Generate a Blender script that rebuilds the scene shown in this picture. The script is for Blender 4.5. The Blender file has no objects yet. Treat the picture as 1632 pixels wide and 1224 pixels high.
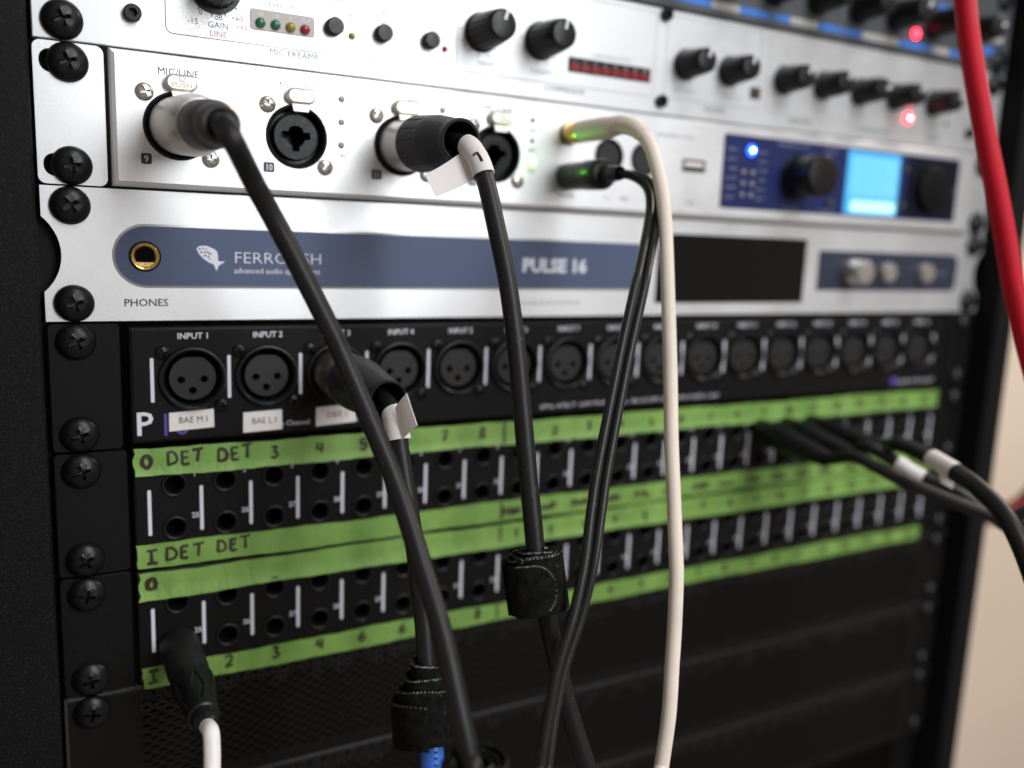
import bpy, bmesh, math, random
import numpy as np
from mathutils import Vector, Matrix
random.seed(7)
S = bpy.context.scene
COL = S.collection
MM = 0.001

# ------------------------------------------------------------------ camera
R = np.array([[0.8783755093194995, -0.47638261488342, 0.0389367289905323],
              [-0.04624435635834111, -0.1657818864757664, -0.9850775734029941],
              [0.4757288346659783, 0.8634674112862053, -0.1676487563746865]])
CAM = np.array([-4.446888986149361, -325.73642497553334, 34.68560743571357])
FPX = 1409.2609664124307
cd = bpy.data.cameras.new('camera')
cam = bpy.data.objects.new('camera', cd); COL.objects.link(cam)
m = Matrix.Identity(4)
for i in range(3):
    m[i][0] = R[0][i]; m[i][1] = -R[1][i]; m[i][2] = -R[2][i]; m[i][3] = CAM[i] * MM
cam.matrix_world = m
cd.sensor_width = 17.3
cd.lens = FPX / 1632 * 17.3
cd.clip_start = 0.01; cd.clip_end = 50
cd.dof.use_dof = True
cd.dof.focus_distance = 0.288
cd.dof.aperture_fstop = 1.9
cd.dof.aperture_blades = 0
S.camera = cam

# ------------------------------------------------------------------ world, lamps, exposure
w = bpy.data.worlds.new('World'); S.world = w; w.use_nodes = True
bg = w.node_tree.nodes['Background']
bg.inputs[0].default_value = (1.0, 0.86, 0.75, 1); bg.inputs[1].default_value = 0.27
def area(name, loc, target, size, power, col, size_y=None):
    l = bpy.data.lights.new(name, 'AREA'); l.energy = power; l.color = col
    l.size = size
    if size_y: l.shape = 'RECTANGLE'; l.size_y = size_y
    o = bpy.data.objects.new(name, l); COL.objects.link(o)
    o.location = Vector(loc)
    d = Vector(target) - Vector(loc)
    o.rotation_euler = d.to_track_quat('-Z', 'Y').to_euler()
    return o
key = area('window_light', (0.44, -0.98, 0.60), (0.15, 0, 0.0), 0.40, 17.0, (0.93, 0.97, 1.0), 1.3)
area('wall_fill', (1.45, -0.10, 0.85), (1.05, 0.25, -0.22), 0.35, 13.5, (1.0, 0.88, 0.74))  # unseen lamp added to brighten the wall on the right
S.view_settings.view_transform = 'Standard'
S.view_settings.look = 'None'
S.view_settings.exposure = 0.0
S.view_settings.gamma = 1.0

# ------------------------------------------------------------------ materials
MATS = {}
def mat(name, col, rough=0.5, metal=0.0, spec=0.5, noise=None, bump=None, emit=None, coat=0.0, trans=None):
    """noise=(scale, amount): brightness mottling; bump=(scale, strength)"""
    if name in MATS: return MATS[name]
    mt = bpy.data.materials.new(name); mt.use_nodes = True
    nt = mt.node_tree; b = nt.nodes['Principled BSDF']
    b.inputs['Base Color'].default_value = (*col, 1)
    b.inputs['Roughness'].default_value = rough
    b.inputs['Metallic'].default_value = metal
    b.inputs['Specular IOR Level'].default_value = spec
    b.inputs['Coat Weight'].default_value = coat
    if emit:
        b.inputs['Emission Color'].default_value = (*emit[0], 1)
        b.inputs['Emission Strength'].default_value = emit[1]
    tc = None
    if noise or bump:
        tc = nt.nodes.new('ShaderNodeTexCoord')
    if noise:
        n = nt.nodes.new('ShaderNodeTexNoise'); n.inputs['Scale'].default_value = noise[0]
        n.inputs['Detail'].default_value = 5
        nt.links.new(tc.outputs['Object'], n.inputs['Vector'])
        r = nt.nodes.new('ShaderNodeMapRange')
        r.inputs[1].default_value = 0.3; r.inputs[2].default_value = 0.7
        r.inputs[3].default_value = 1 - noise[1]; r.inputs[4].default_value = 1 + noise[1]
        nt.links.new(n.outputs[0], r.inputs[0])
        mx = nt.nodes.new('ShaderNodeVectorMath'); mx.operation = 'SCALE'
        mx.inputs[0].default_value = col
        nt.links.new(r.outputs[0], mx.inputs['Scale'])
        nt.links.new(mx.outputs[0], b.inputs['Base Color'])
        r2 = nt.nodes.new('ShaderNodeMapRange')
        r2.inputs[1].default_value = 0.3; r2.inputs[2].default_value = 0.7
        r2.inputs[3].default_value = max(0, rough - 0.07); r2.inputs[4].default_value = min(1, rough + 0.07)
        nt.links.new(n.outputs[0], r2.inputs[0]); nt.links.new(r2.outputs[0], b.inputs['Roughness'])
    if bump:
        n2 = nt.nodes.new('ShaderNodeTexNoise'); n2.inputs['Scale'].default_value = bump[0]
        n2.inputs['Detail'].default_value = 3
        nt.links.new(tc.outputs['Object'], n2.inputs['Vector'])
        bp = nt.nodes.new('ShaderNodeBump'); bp.inputs['Strength'].default_value = bump[1]
        bp.inputs['Distance'].default_value = 0.0002
        nt.links.new(n2.outputs[0], bp.inputs['Height'])
        nt.links.new(bp.outputs[0], b.inputs['Normal'])
    if trans:
        tr = nt.nodes.new('ShaderNodeBsdfTranslucent'); tr.inputs[0].default_value = (*col, 1)
        ms = nt.nodes.new('ShaderNodeMixShader'); ms.inputs[0].default_value = trans
        out = nt.nodes['Material Output']
        nt.links.new(b.outputs[0], ms.inputs[1]); nt.links.new(tr.outputs[0], ms.inputs[2])
        nt.links.new(ms.outputs[0], out.inputs[0])
    MATS[name] = mt
    return mt
def dust_or_glitter(name, col, rough, dust=0.5, scale=900, bump=0.25, lo=0.70):
    """dark base with a few pale specks: dust on cables, painted glitter on powder coat"""
    mt = mat(name, col, rough, bump=(700, bump), spec=0.28)
    nt = mt.node_tree; b = nt.nodes['Principled BSDF']
    tc = nt.nodes.new('ShaderNodeTexCoord')
    v = nt.nodes.new('ShaderNodeTexNoise'); v.inputs['Scale'].default_value = scale; v.inputs['Detail'].default_value = 2
    nt.links.new(tc.outputs['Object'], v.inputs['Vector'])
    cr = nt.nodes.new('ShaderNodeValToRGB')
    cr.color_ramp.elements[0].position = lo; cr.color_ramp.elements[0].color = (*col, 1)
    cr.color_ramp.elements[1].position = lo + 0.10
    cr.color_ramp.elements[1].color = tuple(c + dust * 0.25 for c in col) + (1,)
    nt.links.new(v.outputs[0], cr.inputs[0]); nt.links.new(cr.outputs[0], b.inputs['Base Color'])
    return mt
SILVER = mat('silver_anodised', (0.72, 0.722, 0.735), 0.42, 0.72, noise=(1900, 0.05), bump=(2600, 0.09))
SILVER2 = mat('silver_painted', (0.60, 0.605, 0.615), 0.45, 0.72, noise=(1800, 0.02), bump=(3000, 0.05))
def smudge(mt):
    nt = mt.node_tree; b = nt.nodes['Principled BSDF']; lk = b.inputs['Roughness'].links[0].from_socket
    tc = nt.nodes.new('ShaderNodeTexCoord'); n = nt.nodes.new('ShaderNodeTexNoise'); n.inputs['Scale'].default_value = 28; n.inputs['Detail'].default_value = 7; n.inputs['Distortion'].default_value = 0.8
    nt.links.new(tc.outputs['Object'], n.inputs[0])
    r = nt.nodes.new('ShaderNodeMapRange'); r.inputs[1].default_value = 0.35; r.inputs[2].default_value = 0.65; r.inputs[3].default_value = -0.05; r.inputs[4].default_value = 0.05
    nt.links.new(n.outputs[0], r.inputs[0]); a = nt.nodes.new('ShaderNodeMath'); nt.links.new(lk, a.inputs[0]); nt.links.new(r.outputs[0], a.inputs[1]); nt.links.new(a.outputs[0], b.inputs['Roughness'])
smudge(SILVER); smudge(SILVER2)
POWDER = None
PANELB = mat('black_panel_paint', (0.005, 0.0048, 0.0048), 0.5, spec=0.14, noise=(1200, 0.15), bump=(2500, 0.25))
PANELV = mat('black_vent_paint', (0.006, 0.0050, 0.0045), 0.6, spec=0.15, noise=(900, 0.15), bump=(2200, 0.25))
VENTLIP = mat('worn_black_metal', (0.017, 0.017, 0.018), 0.45, 0.3, noise=(500, 0.6))
PANELG = mat('dark_grey_panel', (0.055, 0.058, 0.065), 0.5, noise=(1200, 0.1))
BLKPL = mat('black_plastic', (0.006, 0.006, 0.0065), 0.36, spec=0.3, noise=(900, 0.2), bump=(1500, 0.12))
BLKMAT = mat('black_soft_plastic', (0.009, 0.009, 0.0095), 0.55, spec=0.3, noise=(900, 0.15), bump=(1500, 0.2))
DEEP = mat('deep_black', (0.002, 0.002, 0.002), 0.9, spec=0.1)
INSERT = mat('grey_black_insert', (0.017, 0.017, 0.0175), 0.5, spec=0.3, noise=(800, 0.15))
INSERT2 = mat('glossy_black_insert', (0.005, 0.005, 0.0055), 0.3, spec=0.16, noise=(800, 0.15))
PUSHM = mat('engraving_shade', (0.30, 0.27, 0.24), 0.5, 0.5)  # shade of the engraved letters painted as flat taupe
PRINTDK = mat('moulded_mark', (0.05, 0.05, 0.05), 0.5)
SCREWB = mat('black_oxide_steel', (0.004, 0.004, 0.005), 0.36, 0.0, spec=0.3, noise=(700, 0.25), bump=(1200, 0.15))
SCREWS = mat('nickel_screw', (0.55, 0.52, 0.48), 0.3, 0.95, noise=(900, 0.1))
NICKEL = mat('satin_nickel', (0.62, 0.59, 0.55), 0.34, 0.9, noise=(1000, 0.06), bump=(1500, 0.08))
TAB = mat('cast_nickel_tab', (0.66, 0.62, 0.56), 0.45, 0.75, noise=(900, 0.12), bump=(900, 0.5))
DKNICK = mat('dark_nickel', (0.16, 0.145, 0.13), 0.36, 0.85, noise=(900, 0.15))
GOLD = mat('gold_plate', (0.83, 0.56, 0.20), 0.28, 1.0, noise=(900, 0.06))
PRINTW = mat('white_print', (0.62, 0.63, 0.70), 0.6)
PRINTG = mat("grey_print", (0.11, 0.115, 0.13), 0.6)
PRINTD = mat('dark_print', (0.03, 0.045, 0.05), 0.6)
PRINTL = mat("light_grey_print", (0.32, 0.33, 0.35), 0.6)
PRINTR = mat('red_print', (0.60, 0.20, 0.19), 0.6)
PRINTV = mat('violet_print', (0.085, 0.045, 0.30), 0.6)
PRINTB = mat('blue_print', (0.30, 0.42, 0.62), 0.6)
BAND = mat('slate_blue_band', (0.076, 0.097, 0.168), 0.45, 0.0, spec=0.2, noise=(2200, 0.06), bump=(2600, 0.1))
STRIP = mat('slate_strip_dimmed', (0.030, 0.034, 0.058), 0.45, 0.0, spec=0.2, noise=(2200, 0.06))  # band slate copied darker for its weaker reflection at the right
DKKNOB = mat('dull_black_knob', (0.003, 0.003, 0.004), 0.5, spec=0.12, noise=(900, 0.2))
NAVYK = mat('near_black_navy', (0.004, 0.005, 0.014), 0.45, spec=0.15)
BLUEP = mat('navy_panel', (0.011, 0.019, 0.088), 0.38, 0.0, spec=0.3, noise=(900, 0.05))
BLUES = mat('blue_stripe', (0.035, 0.16, 0.52), 0.5)
CREAM = mat('cream_block', (0.42, 0.40, 0.37), 0.6)
GLASSB = mat('black_glass', (0.004, 0.004, 0.004), 0.1, spec=0.35)
def tape_mat():
    mt = mat('green_masking_tape', (0.15, 0.31, 0.065), 0.55, bump=(650, 0.8)); nt = mt.node_tree; b = nt.nodes['Principled BSDF']
    tc = nt.nodes.new('ShaderNodeTexCoord'); mp = nt.nodes.new('ShaderNodeMapping'); mp.inputs['Scale'].default_value = (1.0, 1.0, 0.35)
    nt.links.new(tc.outputs['Object'], mp.inputs[0])
    n1 = nt.nodes.new('ShaderNodeTexNoise'); n1.inputs['Scale'].default_value = 95; n1.inputs['Detail'].default_value = 6; nt.links.new(mp.outputs[0], n1.inputs[0])
    cr = nt.nodes.new('ShaderNodeValToRGB')
    for e, (p, c) in zip(cr.color_ramp.elements, ((0.30, (0.125, 0.25, 0.045, 1)), (0.72, (0.20, 0.36, 0.075, 1)))): e.position = p; e.color = c
    nt.links.new(n1.outputs[0], cr.inputs[0]); nt.links.new(cr.outputs[0], b.inputs['Base Color'])
    n2 = nt.nodes.new('ShaderNodeTexNoise'); n2.inputs['Scale'].default_value = 120; n2.inputs['Detail'].default_value = 2; n2.inputs['Distortion'].default_value = 1.5
    nt.links.new(mp.outputs[0], n2.inputs[0])
    bp = nt.nodes.new('ShaderNodeBump'); bp.inputs['Strength'].default_value = 0.6; bp.inputs['Distance'].default_value = 0.0009
    old = b.inputs['Normal'].links[0].from_node
    nt.links.new(n2.outputs[0], bp.inputs['Height']); nt.links.new(old.outputs[0], bp.inputs['Normal']); nt.links.new(bp.outputs[0], b.inputs['Normal'])
    return mt
TAPE = tape_mat()
INK = mat('marker_ink', (0.025, 0.013, 0.008), 0.5)
PAPER = mat('white_label_paper', (0.80, 0.76, 0.74), 0.55, noise=(1200, 0.02), trans=0.25)
STICK = mat('white_label_sticker', (0.72, 0.68, 0.66), 0.5, noise=(600, 0.03))
INKB = mat('black_ink', (0.012, 0.012, 0.012), 0.5)
POWDER = dust_or_glitter('black_powder_coat', (0.0035, 0.0035, 0.0042), 0.65, 0.05, 1900, 0.9, 0.57)  # glitter of the coat painted in as pale specks
POWDER.node_tree.nodes['Principled BSDF'].inputs['Specular IOR Level'].default_value = 0.12
WORN = dust_or_glitter('worn_bare_edge', (0.03, 0.03, 0.03), 0.5, 1.6, 1400)
CABLE = dust_or_glitter('black_cable_rubber', (0.008, 0.0075, 0.008), 0.45, 0.35, 900, 0.3, 0.685)
CABLE2 = dust_or_glitter('black_cable_vinyl', (0.012, 0.012, 0.012), 0.36, 0.3)
BEIGE = mat('beige_cable', (0.69, 0.60, 0.52), 0.5, noise=(90, 0.05), bump=(500, 0.15))
REDC = mat('red_cable', (0.44, 0.006, 0.020), 0.6, spec=0.2, noise=(120, 0.06), bump=(500, 0.15))
RED_SHADED = mat('shaded_red_cable', (0.12, 0.004, 0.008), 0.6, spec=0.2, noise=(120, 0.06))  # shadow on the loop put into the base colour
WHITEC = mat('white_cable', (0.74, 0.70, 0.70), 0.5, noise=(150, 0.03), bump=(500, 0.1))
BLUET = mat('blue_sleeve_vinyl', (0.03, 0.13, 0.52), 0.4, noise=(300, 0.08))
BOOTG = mat('dark_grey_boot', (0.045, 0.043, 0.043), 0.5, noise=(900, 0.1), bump=(900, 0.1))
VELC = mat('black_velcro', (0.0065, 0.0065, 0.0062), 0.95, spec=0.08, noise=(420, 0.7), bump=(1300, 1.0))
FUZZ = mat('velcro_fuzz', (0.26, 0.26, 0.25), 0.9, spec=0.1, noise=(900, 0.9))
WALLM = mat('beige_wall_paint', (0.73, 0.615, 0.505), 0.8, noise=(2.2, 0.06))
def led(name, col, s): return mat(name, tuple(min(1, c) * 0.3 for c in col), 0.3, emit=(col, s))
L_BLUE = led('blue_led_lit', (0.06, 0.24, 1.0), 170)
L_RED = led('red_led_lit', (1.0, 0.05, 0.06), 250)
L_RED2 = led('red_led_lit_soft', (1.0, 0.03, 0.045), 30)
L_GREEN = led('green_led_lit', (0.20, 1.0, 0.06), 250)
L_AMBER = led('amber_led_lit', (1.0, 0.36, 0.02), 14)
L_WHITE = led('white_led_lit', (1.0, 1.0, 0.85), 9)
G_REDGLOW = led('red_led_body_lit', (1.0, 0.010, 0.025), 15.0)
G_BLUEGLOW = led('blue_led_body_lit', (0.012, 0.06, 1.0), 11.0)
G_GREENGLOW = led('green_led_body_lit', (0.10, 1.0, 0.03), 14.0)
L_SCREEN = led('cyan_screen_lit', (0.08, 0.46, 0.93), 0.85)
L_SCREEN2 = led('pale_screen_lit', (0.20, 0.68, 1.0), 0.82)
L_SCREEN3 = led('white_screen_bar_lit', (0.55, 1.0, 1.0), 1.05)
G_GREEN = mat('green_led_off', (0.012, 0.13, 0.075), 0.25, coat=0.4)
G_YEL = mat('yellow_led_off', (0.24, 0.18, 0.02), 0.25, coat=0.4)
G_RED = mat('red_led_off', (0.26, 0.012, 0.02), 0.25, coat=0.4)
G_GREY = mat('grey_led_off', (0.30, 0.28, 0.27), 0.35)
G_DKG = mat('dark_green_led_off', (0.05, 0.12, 0.06), 0.3)
METERBG = mat('taupe_meter', (0.42, 0.38, 0.35), 0.5)

# ------------------------------------------------------------------ object helpers
WPOS = {}
def empty(name, loc, label, cat, group=None):
    o = bpy.data.objects.new(name, None); COL.objects.link(o)
    o.empty_display_size = 0.01
    o.location = Vector(loc) * MM; WPOS[o.name] = Vector(loc)
    o['label'] = label; o['category'] = cat
    if group: o['group'] = group
    return o
def put(name, mesh, parent=None, loc=(0, 0, 0), label=None, rot=None):
    o = bpy.data.objects.new(name, mesh); COL.objects.link(o)
    base = WPOS[parent.name] if parent else Vector((0, 0, 0))
    o.location = (Vector(loc) - base) * MM
    if rot: o.rotation_euler = rot
    if parent: o.parent = parent
    WPOS[o.name] = Vector(loc)
    if label: o['label'] = label
    return o
def ray(poly, c, th):
    dx, dz = math.cos(th), math.sin(th); best = None
    n = len(poly)
    for i in range(n):
        ax, az = poly[i][0] - c[0], poly[i][1] - c[1]
        bx, bz = poly[(i + 1) % n][0] - c[0], poly[(i + 1) % n][1] - c[1]
        ex, ez = bx - ax, bz - az
        den = dx * ez - dz * ex
        if abs(den) < 1e-12: continue
        t = (ax * ez - az * ex) / den
        u = (ax * dz - az * dx) / den
        if t > 0 and -1e-6 <= u <= 1 + 1e-6:
            if best is None or t > best: best = t
    if best is None: best = 0.0
    return (c[0] + dx * best, c[1] + dz * best)
def circ(cx, cz, r, n=24, ph=0.0):
    return [(cx + r * math.cos(2 * math.pi * i / n + ph), cz + r * math.sin(2 * math.pi * i / n + ph)) for i in range(n)]
def rrect(x0, x1, z0, z1, r, n=5, corners=(1, 1, 1, 1)):
    """rounded rectangle, counter-clockwise from bottom left; corners bl br tr tl"""
    out = []
    for (cx, cz, a0, on) in ((x0 + r, z0 + r, 180, corners[0]), (x1 - r, z0 + r, 270, corners[1]),
                             (x1 - r, z1 - r, 0, corners[2]), (x0 + r, z1 - r, 90, corners[3])):
        if on:
            for i in range(n + 1):
                a = math.radians(a0 + 90 * i / n)
                out.append((cx + r * math.cos(a), cz + r * math.sin(a)))
        else:
            out.append((x0 if a0 in (180, 90) else x1, z0 if a0 in (180, 270) else z1))
    return out
class MB:
    def __init__(s): s.v = []; s.f = []
    def vert(s, p): s.v.append(tuple(p)); return len(s.v) - 1
    def face(s, idx): s.f.append(tuple(idx))
    def box(s, x0, x1, y0, y1, z0, z1):
        b = len(s.v)
        for x in (x0, x1):
            for y in (y0, y1):
                for z in (z0, z1): s.v.append((x, y, z))
        for q in ((0, 1, 3, 2), (4, 6, 7, 5), (0, 4, 5, 1), (2, 3, 7, 6), (0, 2, 6, 4), (1, 5, 7, 3)):
            s.f.append(tuple(b + i for i in q))
        return s
    def prism(s, poly, y0, y1, back=True, chamfer=0.0):
        """poly in (x,z) counter-clockwise; front at y0 (towards the camera), back at y1"""
        n = len(poly); b = len(s.v)
        if chamfer:
            cx = sum(p[0] for p in poly) / n; cz = sum(p[1] for p in poly) / n
            ins = inset(poly, chamfer)
            s.v += [(x, y0, z) for x, z in ins] + [(x, y0 + chamfer, z) for x, z in poly]
            s.f.append(tuple(range(b, b + n)))
            for i in range(n): s.f.append((b + i, b + n + i, b + n + (i + 1) % n, b + (i + 1) % n))
            o = b + n
        else:
            s.v += [(x, y0, z) for x, z in poly]
            s.f.append(tuple(range(b, b + n))); o = b
        k = len(s.v)
        s.v += [(x, y1, z) for x, z in poly]
        for i in range(n): s.f.append((o + i, k + i, k + (i + 1) % n, o + (i + 1) % n))
        if back: s.f.append(tuple(reversed(range(k, k + n))))
        return s
    def ringfill(s, outer, inner, c, y, depth=0.0, yi=None):
        """flat ring between two outlines seen from c; depth adds the wall of the hole"""
        ang = sorted({round(math.atan2(p[1] - c[1], p[0] - c[0]), 6) for p in list(outer) + list(inner)})
        n = len(ang); b = len(s.v)
        yi = y if yi is None else yi
        for a in ang:
            o = ray(outer, c, a); i = ray(inner, c, a)
            s.v.append((o[0], y, o[1])); s.v.append((i[0], yi, i[1]))
        for k in range(n):
            j = (k + 1) % n
            s.f.append((b + 2 * k, b + 2 * j, b + 2 * j + 1, b + 2 * k + 1))
        if depth:
            d = len(s.v)
            for k in range(n):
                p = s.v[b + 2 * k + 1]; s.v.append((p[0], p[1] + depth, p[2]))
            for k in range(n):
                j = (k + 1) % n
                s.f.append((b + 2 * k + 1, b + 2 * j + 1, d + j, d + k))
        return s
    def quad(s, x0, x1, z0, z1, y):
        b = len(s.v)
        s.v += [(x0, y, z0), (x1, y, z0), (x1, y, z1), (x0, y, z1)]
        s.f.append((b, b + 1, b + 2, b + 3)); return s
    def poly(s, pts3):
        b = len(s.v); s.v += [tuple(p) for p in pts3]; s.f.append(tuple(range(b, b + len(pts3)))); return s
    def lathe(s, P, d, prof, n=32, ripple=None):
        """profile (t, r) along direction d from P; ripple(t, angle) scales the radius"""
        P = Vector(P); d = Vector(d).normalized()
        up = Vector((0, 0, 1)) if abs(d.z) < 0.9 else Vector((1, 0, 0))
        a = d.cross(up).normalized(); c = a.cross(d).normalized()
        b = len(s.v)
        for (t, r) in prof:
            for i in range(n):
                th = 2 * math.pi * i / n
                rr = r * (ripple(t, th) if ripple else 1)
                q = P + d * t + (a * math.cos(th) + c * math.sin(th)) * rr
                s.v.append(tuple(q))
        for k in range(len(prof) - 1):
            for i in range(n):
                j = (i + 1) % n
                s.f.append((b + k * n + i, b + k * n + j, b + (k + 1) * n + j, b + (k + 1) * n + i))
        return s
    def tube(s, pts, rad, n=20, cap=True):
        m_ = len(pts); b = len(s.v)
        rads = rad if hasattr(rad, '__len__') else [rad] * m_
        T = [(pts[min(i + 1, m_ - 1)] - pts[max(i - 1, 0)]).normalized() for i in range(m_)]
        up = Vector((0, 1, 0)) if abs(T[0].y) < 0.9 else Vector((1, 0, 0))
        u = (up - T[0] * up.dot(T[0])).normalized()
        for i in range(m_):
            u = (u - T[i] * u.dot(T[i])).normalized(); v = T[i].cross(u)
            for k in range(n):
                th = 2 * math.pi * k / n
                s.v.append(tuple(pts[i] + (u * math.cos(th) + v * math.sin(th)) * rads[i]))
        for i in range(m_ - 1):
            for k in range(n):
                j = (k + 1) % n
                s.f.append((b + i * n + k, b + i * n + j, b + (i + 1) * n + j, b + (i + 1) * n + k))
        if cap:
            s.f.append(tuple(reversed(range(b, b + n)))); s.f.append(tuple(range(b + (m_ - 1) * n, b + m_ * n)))
        return s
    def mesh(s, name, material, smooth=35, recalc=True):
        me = bpy.data.meshes.new(name)
        me.from_pydata([(x * MM, y * MM, z * MM) for x, y, z in s.v], [], s.f)
        if recalc:
            bm = bmesh.new(); bm.from_mesh(me)
            bmesh.ops.remove_doubles(bm, verts=bm.verts, dist=1e-7)
            bmesh.ops.recalc_face_normals(bm, faces=bm.faces)
            bm.to_mesh(me); bm.free()
        me.materials.append(material)
        if smooth:
            me.shade_smooth(); me.set_sharp_from_angle(angle=math.radians(smooth))
        return me
    def put(s, name, material, parent=None, label=None, smooth=35, recalc=True):
        """link as one object whose vertices are given in rack coordinates (mm)"""
        base = WPOS[parent.name] if parent else Vector((0, 0, 0))
        xs = np.array(s.v); c = Vector(((xs[:, 0].min() + xs[:, 0].max()) / 2, (xs[:, 1].min() + xs[:, 1].max()) / 2, xs[:, 2].min()))
        s.v = [(x - c.x, y - c.y, z - c.z) for x, y, z in s.v]
        return put(name, s.mesh(name, material, smooth, recalc), parent, c, label)
def inset(poly, d):
    n = len(poly); out = []
    for i in range(n):
        p0 = Vector(poly[i - 1]); p = Vector(poly[i]); p1 = Vector(poly[(i + 1) % n])
        e0 = (p - p0); e1 = (p1 - p)
        if e0.length < 1e-9: e0 = e1
        if e1.length < 1e-9: e1 = e0
        e0 = e0.normalized(); e1 = e1.normalized()
        n0 = Vector((-e0.y, e0.x)); n1 = Vector((-e1.y, e1.x))
        b = (n0 + n1); L = b.length
        b = b / L if L > 1e-6 else n0
        k = d / max(0.35, b.dot(n0))
        out.append((p.x + b.x * k, p.y + b.y * k))
    return out
def panel(M, x0, x1, z0, z1, yf, yb, cols=(), ch=0.8, depth=3.0):
    """face plate with rounded rim and real holes. cols: (xa, xb, [(cx, cz, outline), ...])"""
    steps = [(0, ch), (ch * 0.3, ch * 0.3), (ch, 0)]     # (inset, push back)
    rects = []
    for ins, back in steps:
        rects.append((x0 + ins, x1 - ins, z0 + ins, z1 - ins, yf + back))
    rects.insert(0, (x0, x1, z0, z1, yb))
    for a, b in zip(rects[:-1], rects[1:]):
        A = [(a[0], a[4], a[2]), (a[1], a[4], a[2]), (a[1], a[4], a[3]), (a[0], a[4], a[3])]
        B = [(b[0], b[4], b[2]), (b[1], b[4], b[2]), (b[1], b[4], b[3]), (b[0], b[4], b[3])]
        for i in range(4):
            j = (i + 1) % 4
            M.poly([A[i], A[j], B[j], B[i]])
    x0, x1, z0, z1 = x0 + ch, x1 - ch, z0 + ch, z1 - ch
    x = x0
    for xa, xb, holes in sorted(cols, key=lambda c: c[0]):
        if xa > x + 1e-6: M.quad(x, xa, z0, z1, yf)
        hs = sorted(holes, key=lambda h: h[1])
        zz = [z0] + [(hs[i][1] + hs[i + 1][1]) / 2 for i in range(len(hs) - 1)] + [z1]
        for i, (cx, cz, out) in enumerate(hs):
            M.ringfill([(xa, zz[i]), (xb, zz[i]), (xb, zz[i + 1]), (xa, zz[i + 1])], out, (cx, cz), yf, depth)
        x = xb
    if x < x1 - 1e-6: M.quad(x, x1, z0, z1, yf)
    return M
def pen(pts, n=10):
    """smooth curve through points (mm)"""
    P = [Vector(p) for p in pts]
    P = [P[0] * 2 - P[1]] + P + [P[-1] * 2 - P[-2]]
    out = []
    for i in range(1, len(P) - 2):
        for k in range(n):
            t = k / n
            a, b, c, d = P[i - 1], P[i], P[i + 1], P[i + 2]
            out.append(0.5 * ((2 * b) + (c - a) * t + (2 * a - 5 * b + 4 * c - d) * t * t + (3 * b - a - 3 * c + d) * t ** 3))
    out.append(P[-2]); return out
def at(u, v, d):
    """the point that lies d millimetres in front of the camera behind photo pixel (u, v)"""
    q = R.T @ np.array([(u - 816) / FPX * d, (v - 612) / FPX * d, d]) + CAM
    return Vector(q)
def path(pts, n=12): return pen([at(*p) for p in pts], n)

# --- flat print
class Print:
    """collects flat lettering and line art of one colour on one unit"""
    def __init__(s): s.m = MB()
    def text(s, t, x, z, h, y, align='CENTER', bold=0.0, wide=1.0, fit=None):
        """x,z = baseline anchor; h = cap height in mm"""
        cu = bpy.data.curves.new('t', 'FONT'); cu.body = t; cu.size = 1.0
        cu.align_x = align; cu.resolution_u = 2; cu.offset = bold
        ob = bpy.data.objects.new('t', cu); COL.objects.link(ob)
        dg = bpy.context.evaluated_depsgraph_get(); dg.update()
        me = ob.evaluated_get(dg).to_mesh()
        k = h / 0.70; b = len(s.m.v)
        if fit: xs = [v.co.x for v in me.vertices]; wide = fit / ((max(xs) - min(xs)) * k)
        for v in me.vertices: s.m.v.append((x + v.co.x * k * wide, y, z + v.co.y * k))
        for p in me.polygons: s.m.f.append(tuple(b + i for i in p.vertices))
        ob.evaluated_get(dg).to_mesh_clear()
        bpy.data.objects.remove(ob); bpy.data.curves.remove(cu)
        return s
    def smear(s, x0, x1, z, h, y, seed=1):
        """a line of print too small to read: short separate strokes"""
        r = random.Random(seed); x = x0
        while x < x1:
            wd = r.uniform(0.45, 0.8) * h
            if r.random() < 0.16: x += h * 0.5; continue
            k = r.random()
            s.m.quad(x, min(x + h * 0.2, x1), z, z + h * r.choice((0.7, 1.0, 0.75)), y)
            zz = z + h * r.choice((0.0, 0.3, 0.55))
            s.m.quad(x + h * 0.2, min(x + wd, x1), zz, zz + h * 0.2, y)
            x += wd + h * 0.25
        return s
    def line(s, pts, wd, y):
        P = [Vector(p) for p in pts]
        for a, b in zip(P[:-1], P[1:]):
            d = (b - a); n = Vector((-d.y, d.x)).normalized() * wd / 2
            s.m.poly([(a.x - n.x, y, a.y - n.y), (b.x - n.x, y, b.y - n.y), (b.x + n.x, y, b.y + n.y), (a.x + n.x, y, a.y + n.y)])
        return s
    def shape(s, pts, y):
        s.m.poly([(x, y, z) for x, z in pts]); return s
    def put(s, material, parent, name='lettering'):
        o = s.m.put(name, material, parent, smooth=0, recalc=False); o['kind'] = 'stuff'; return o

# ------------------------------------------------------------------ the wall behind
mb = MB().box(-900, 3200, 250, 330, -1500, 1800)
wl = mb.put('wall', WALLM); wl['kind'] = 'structure'

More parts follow.
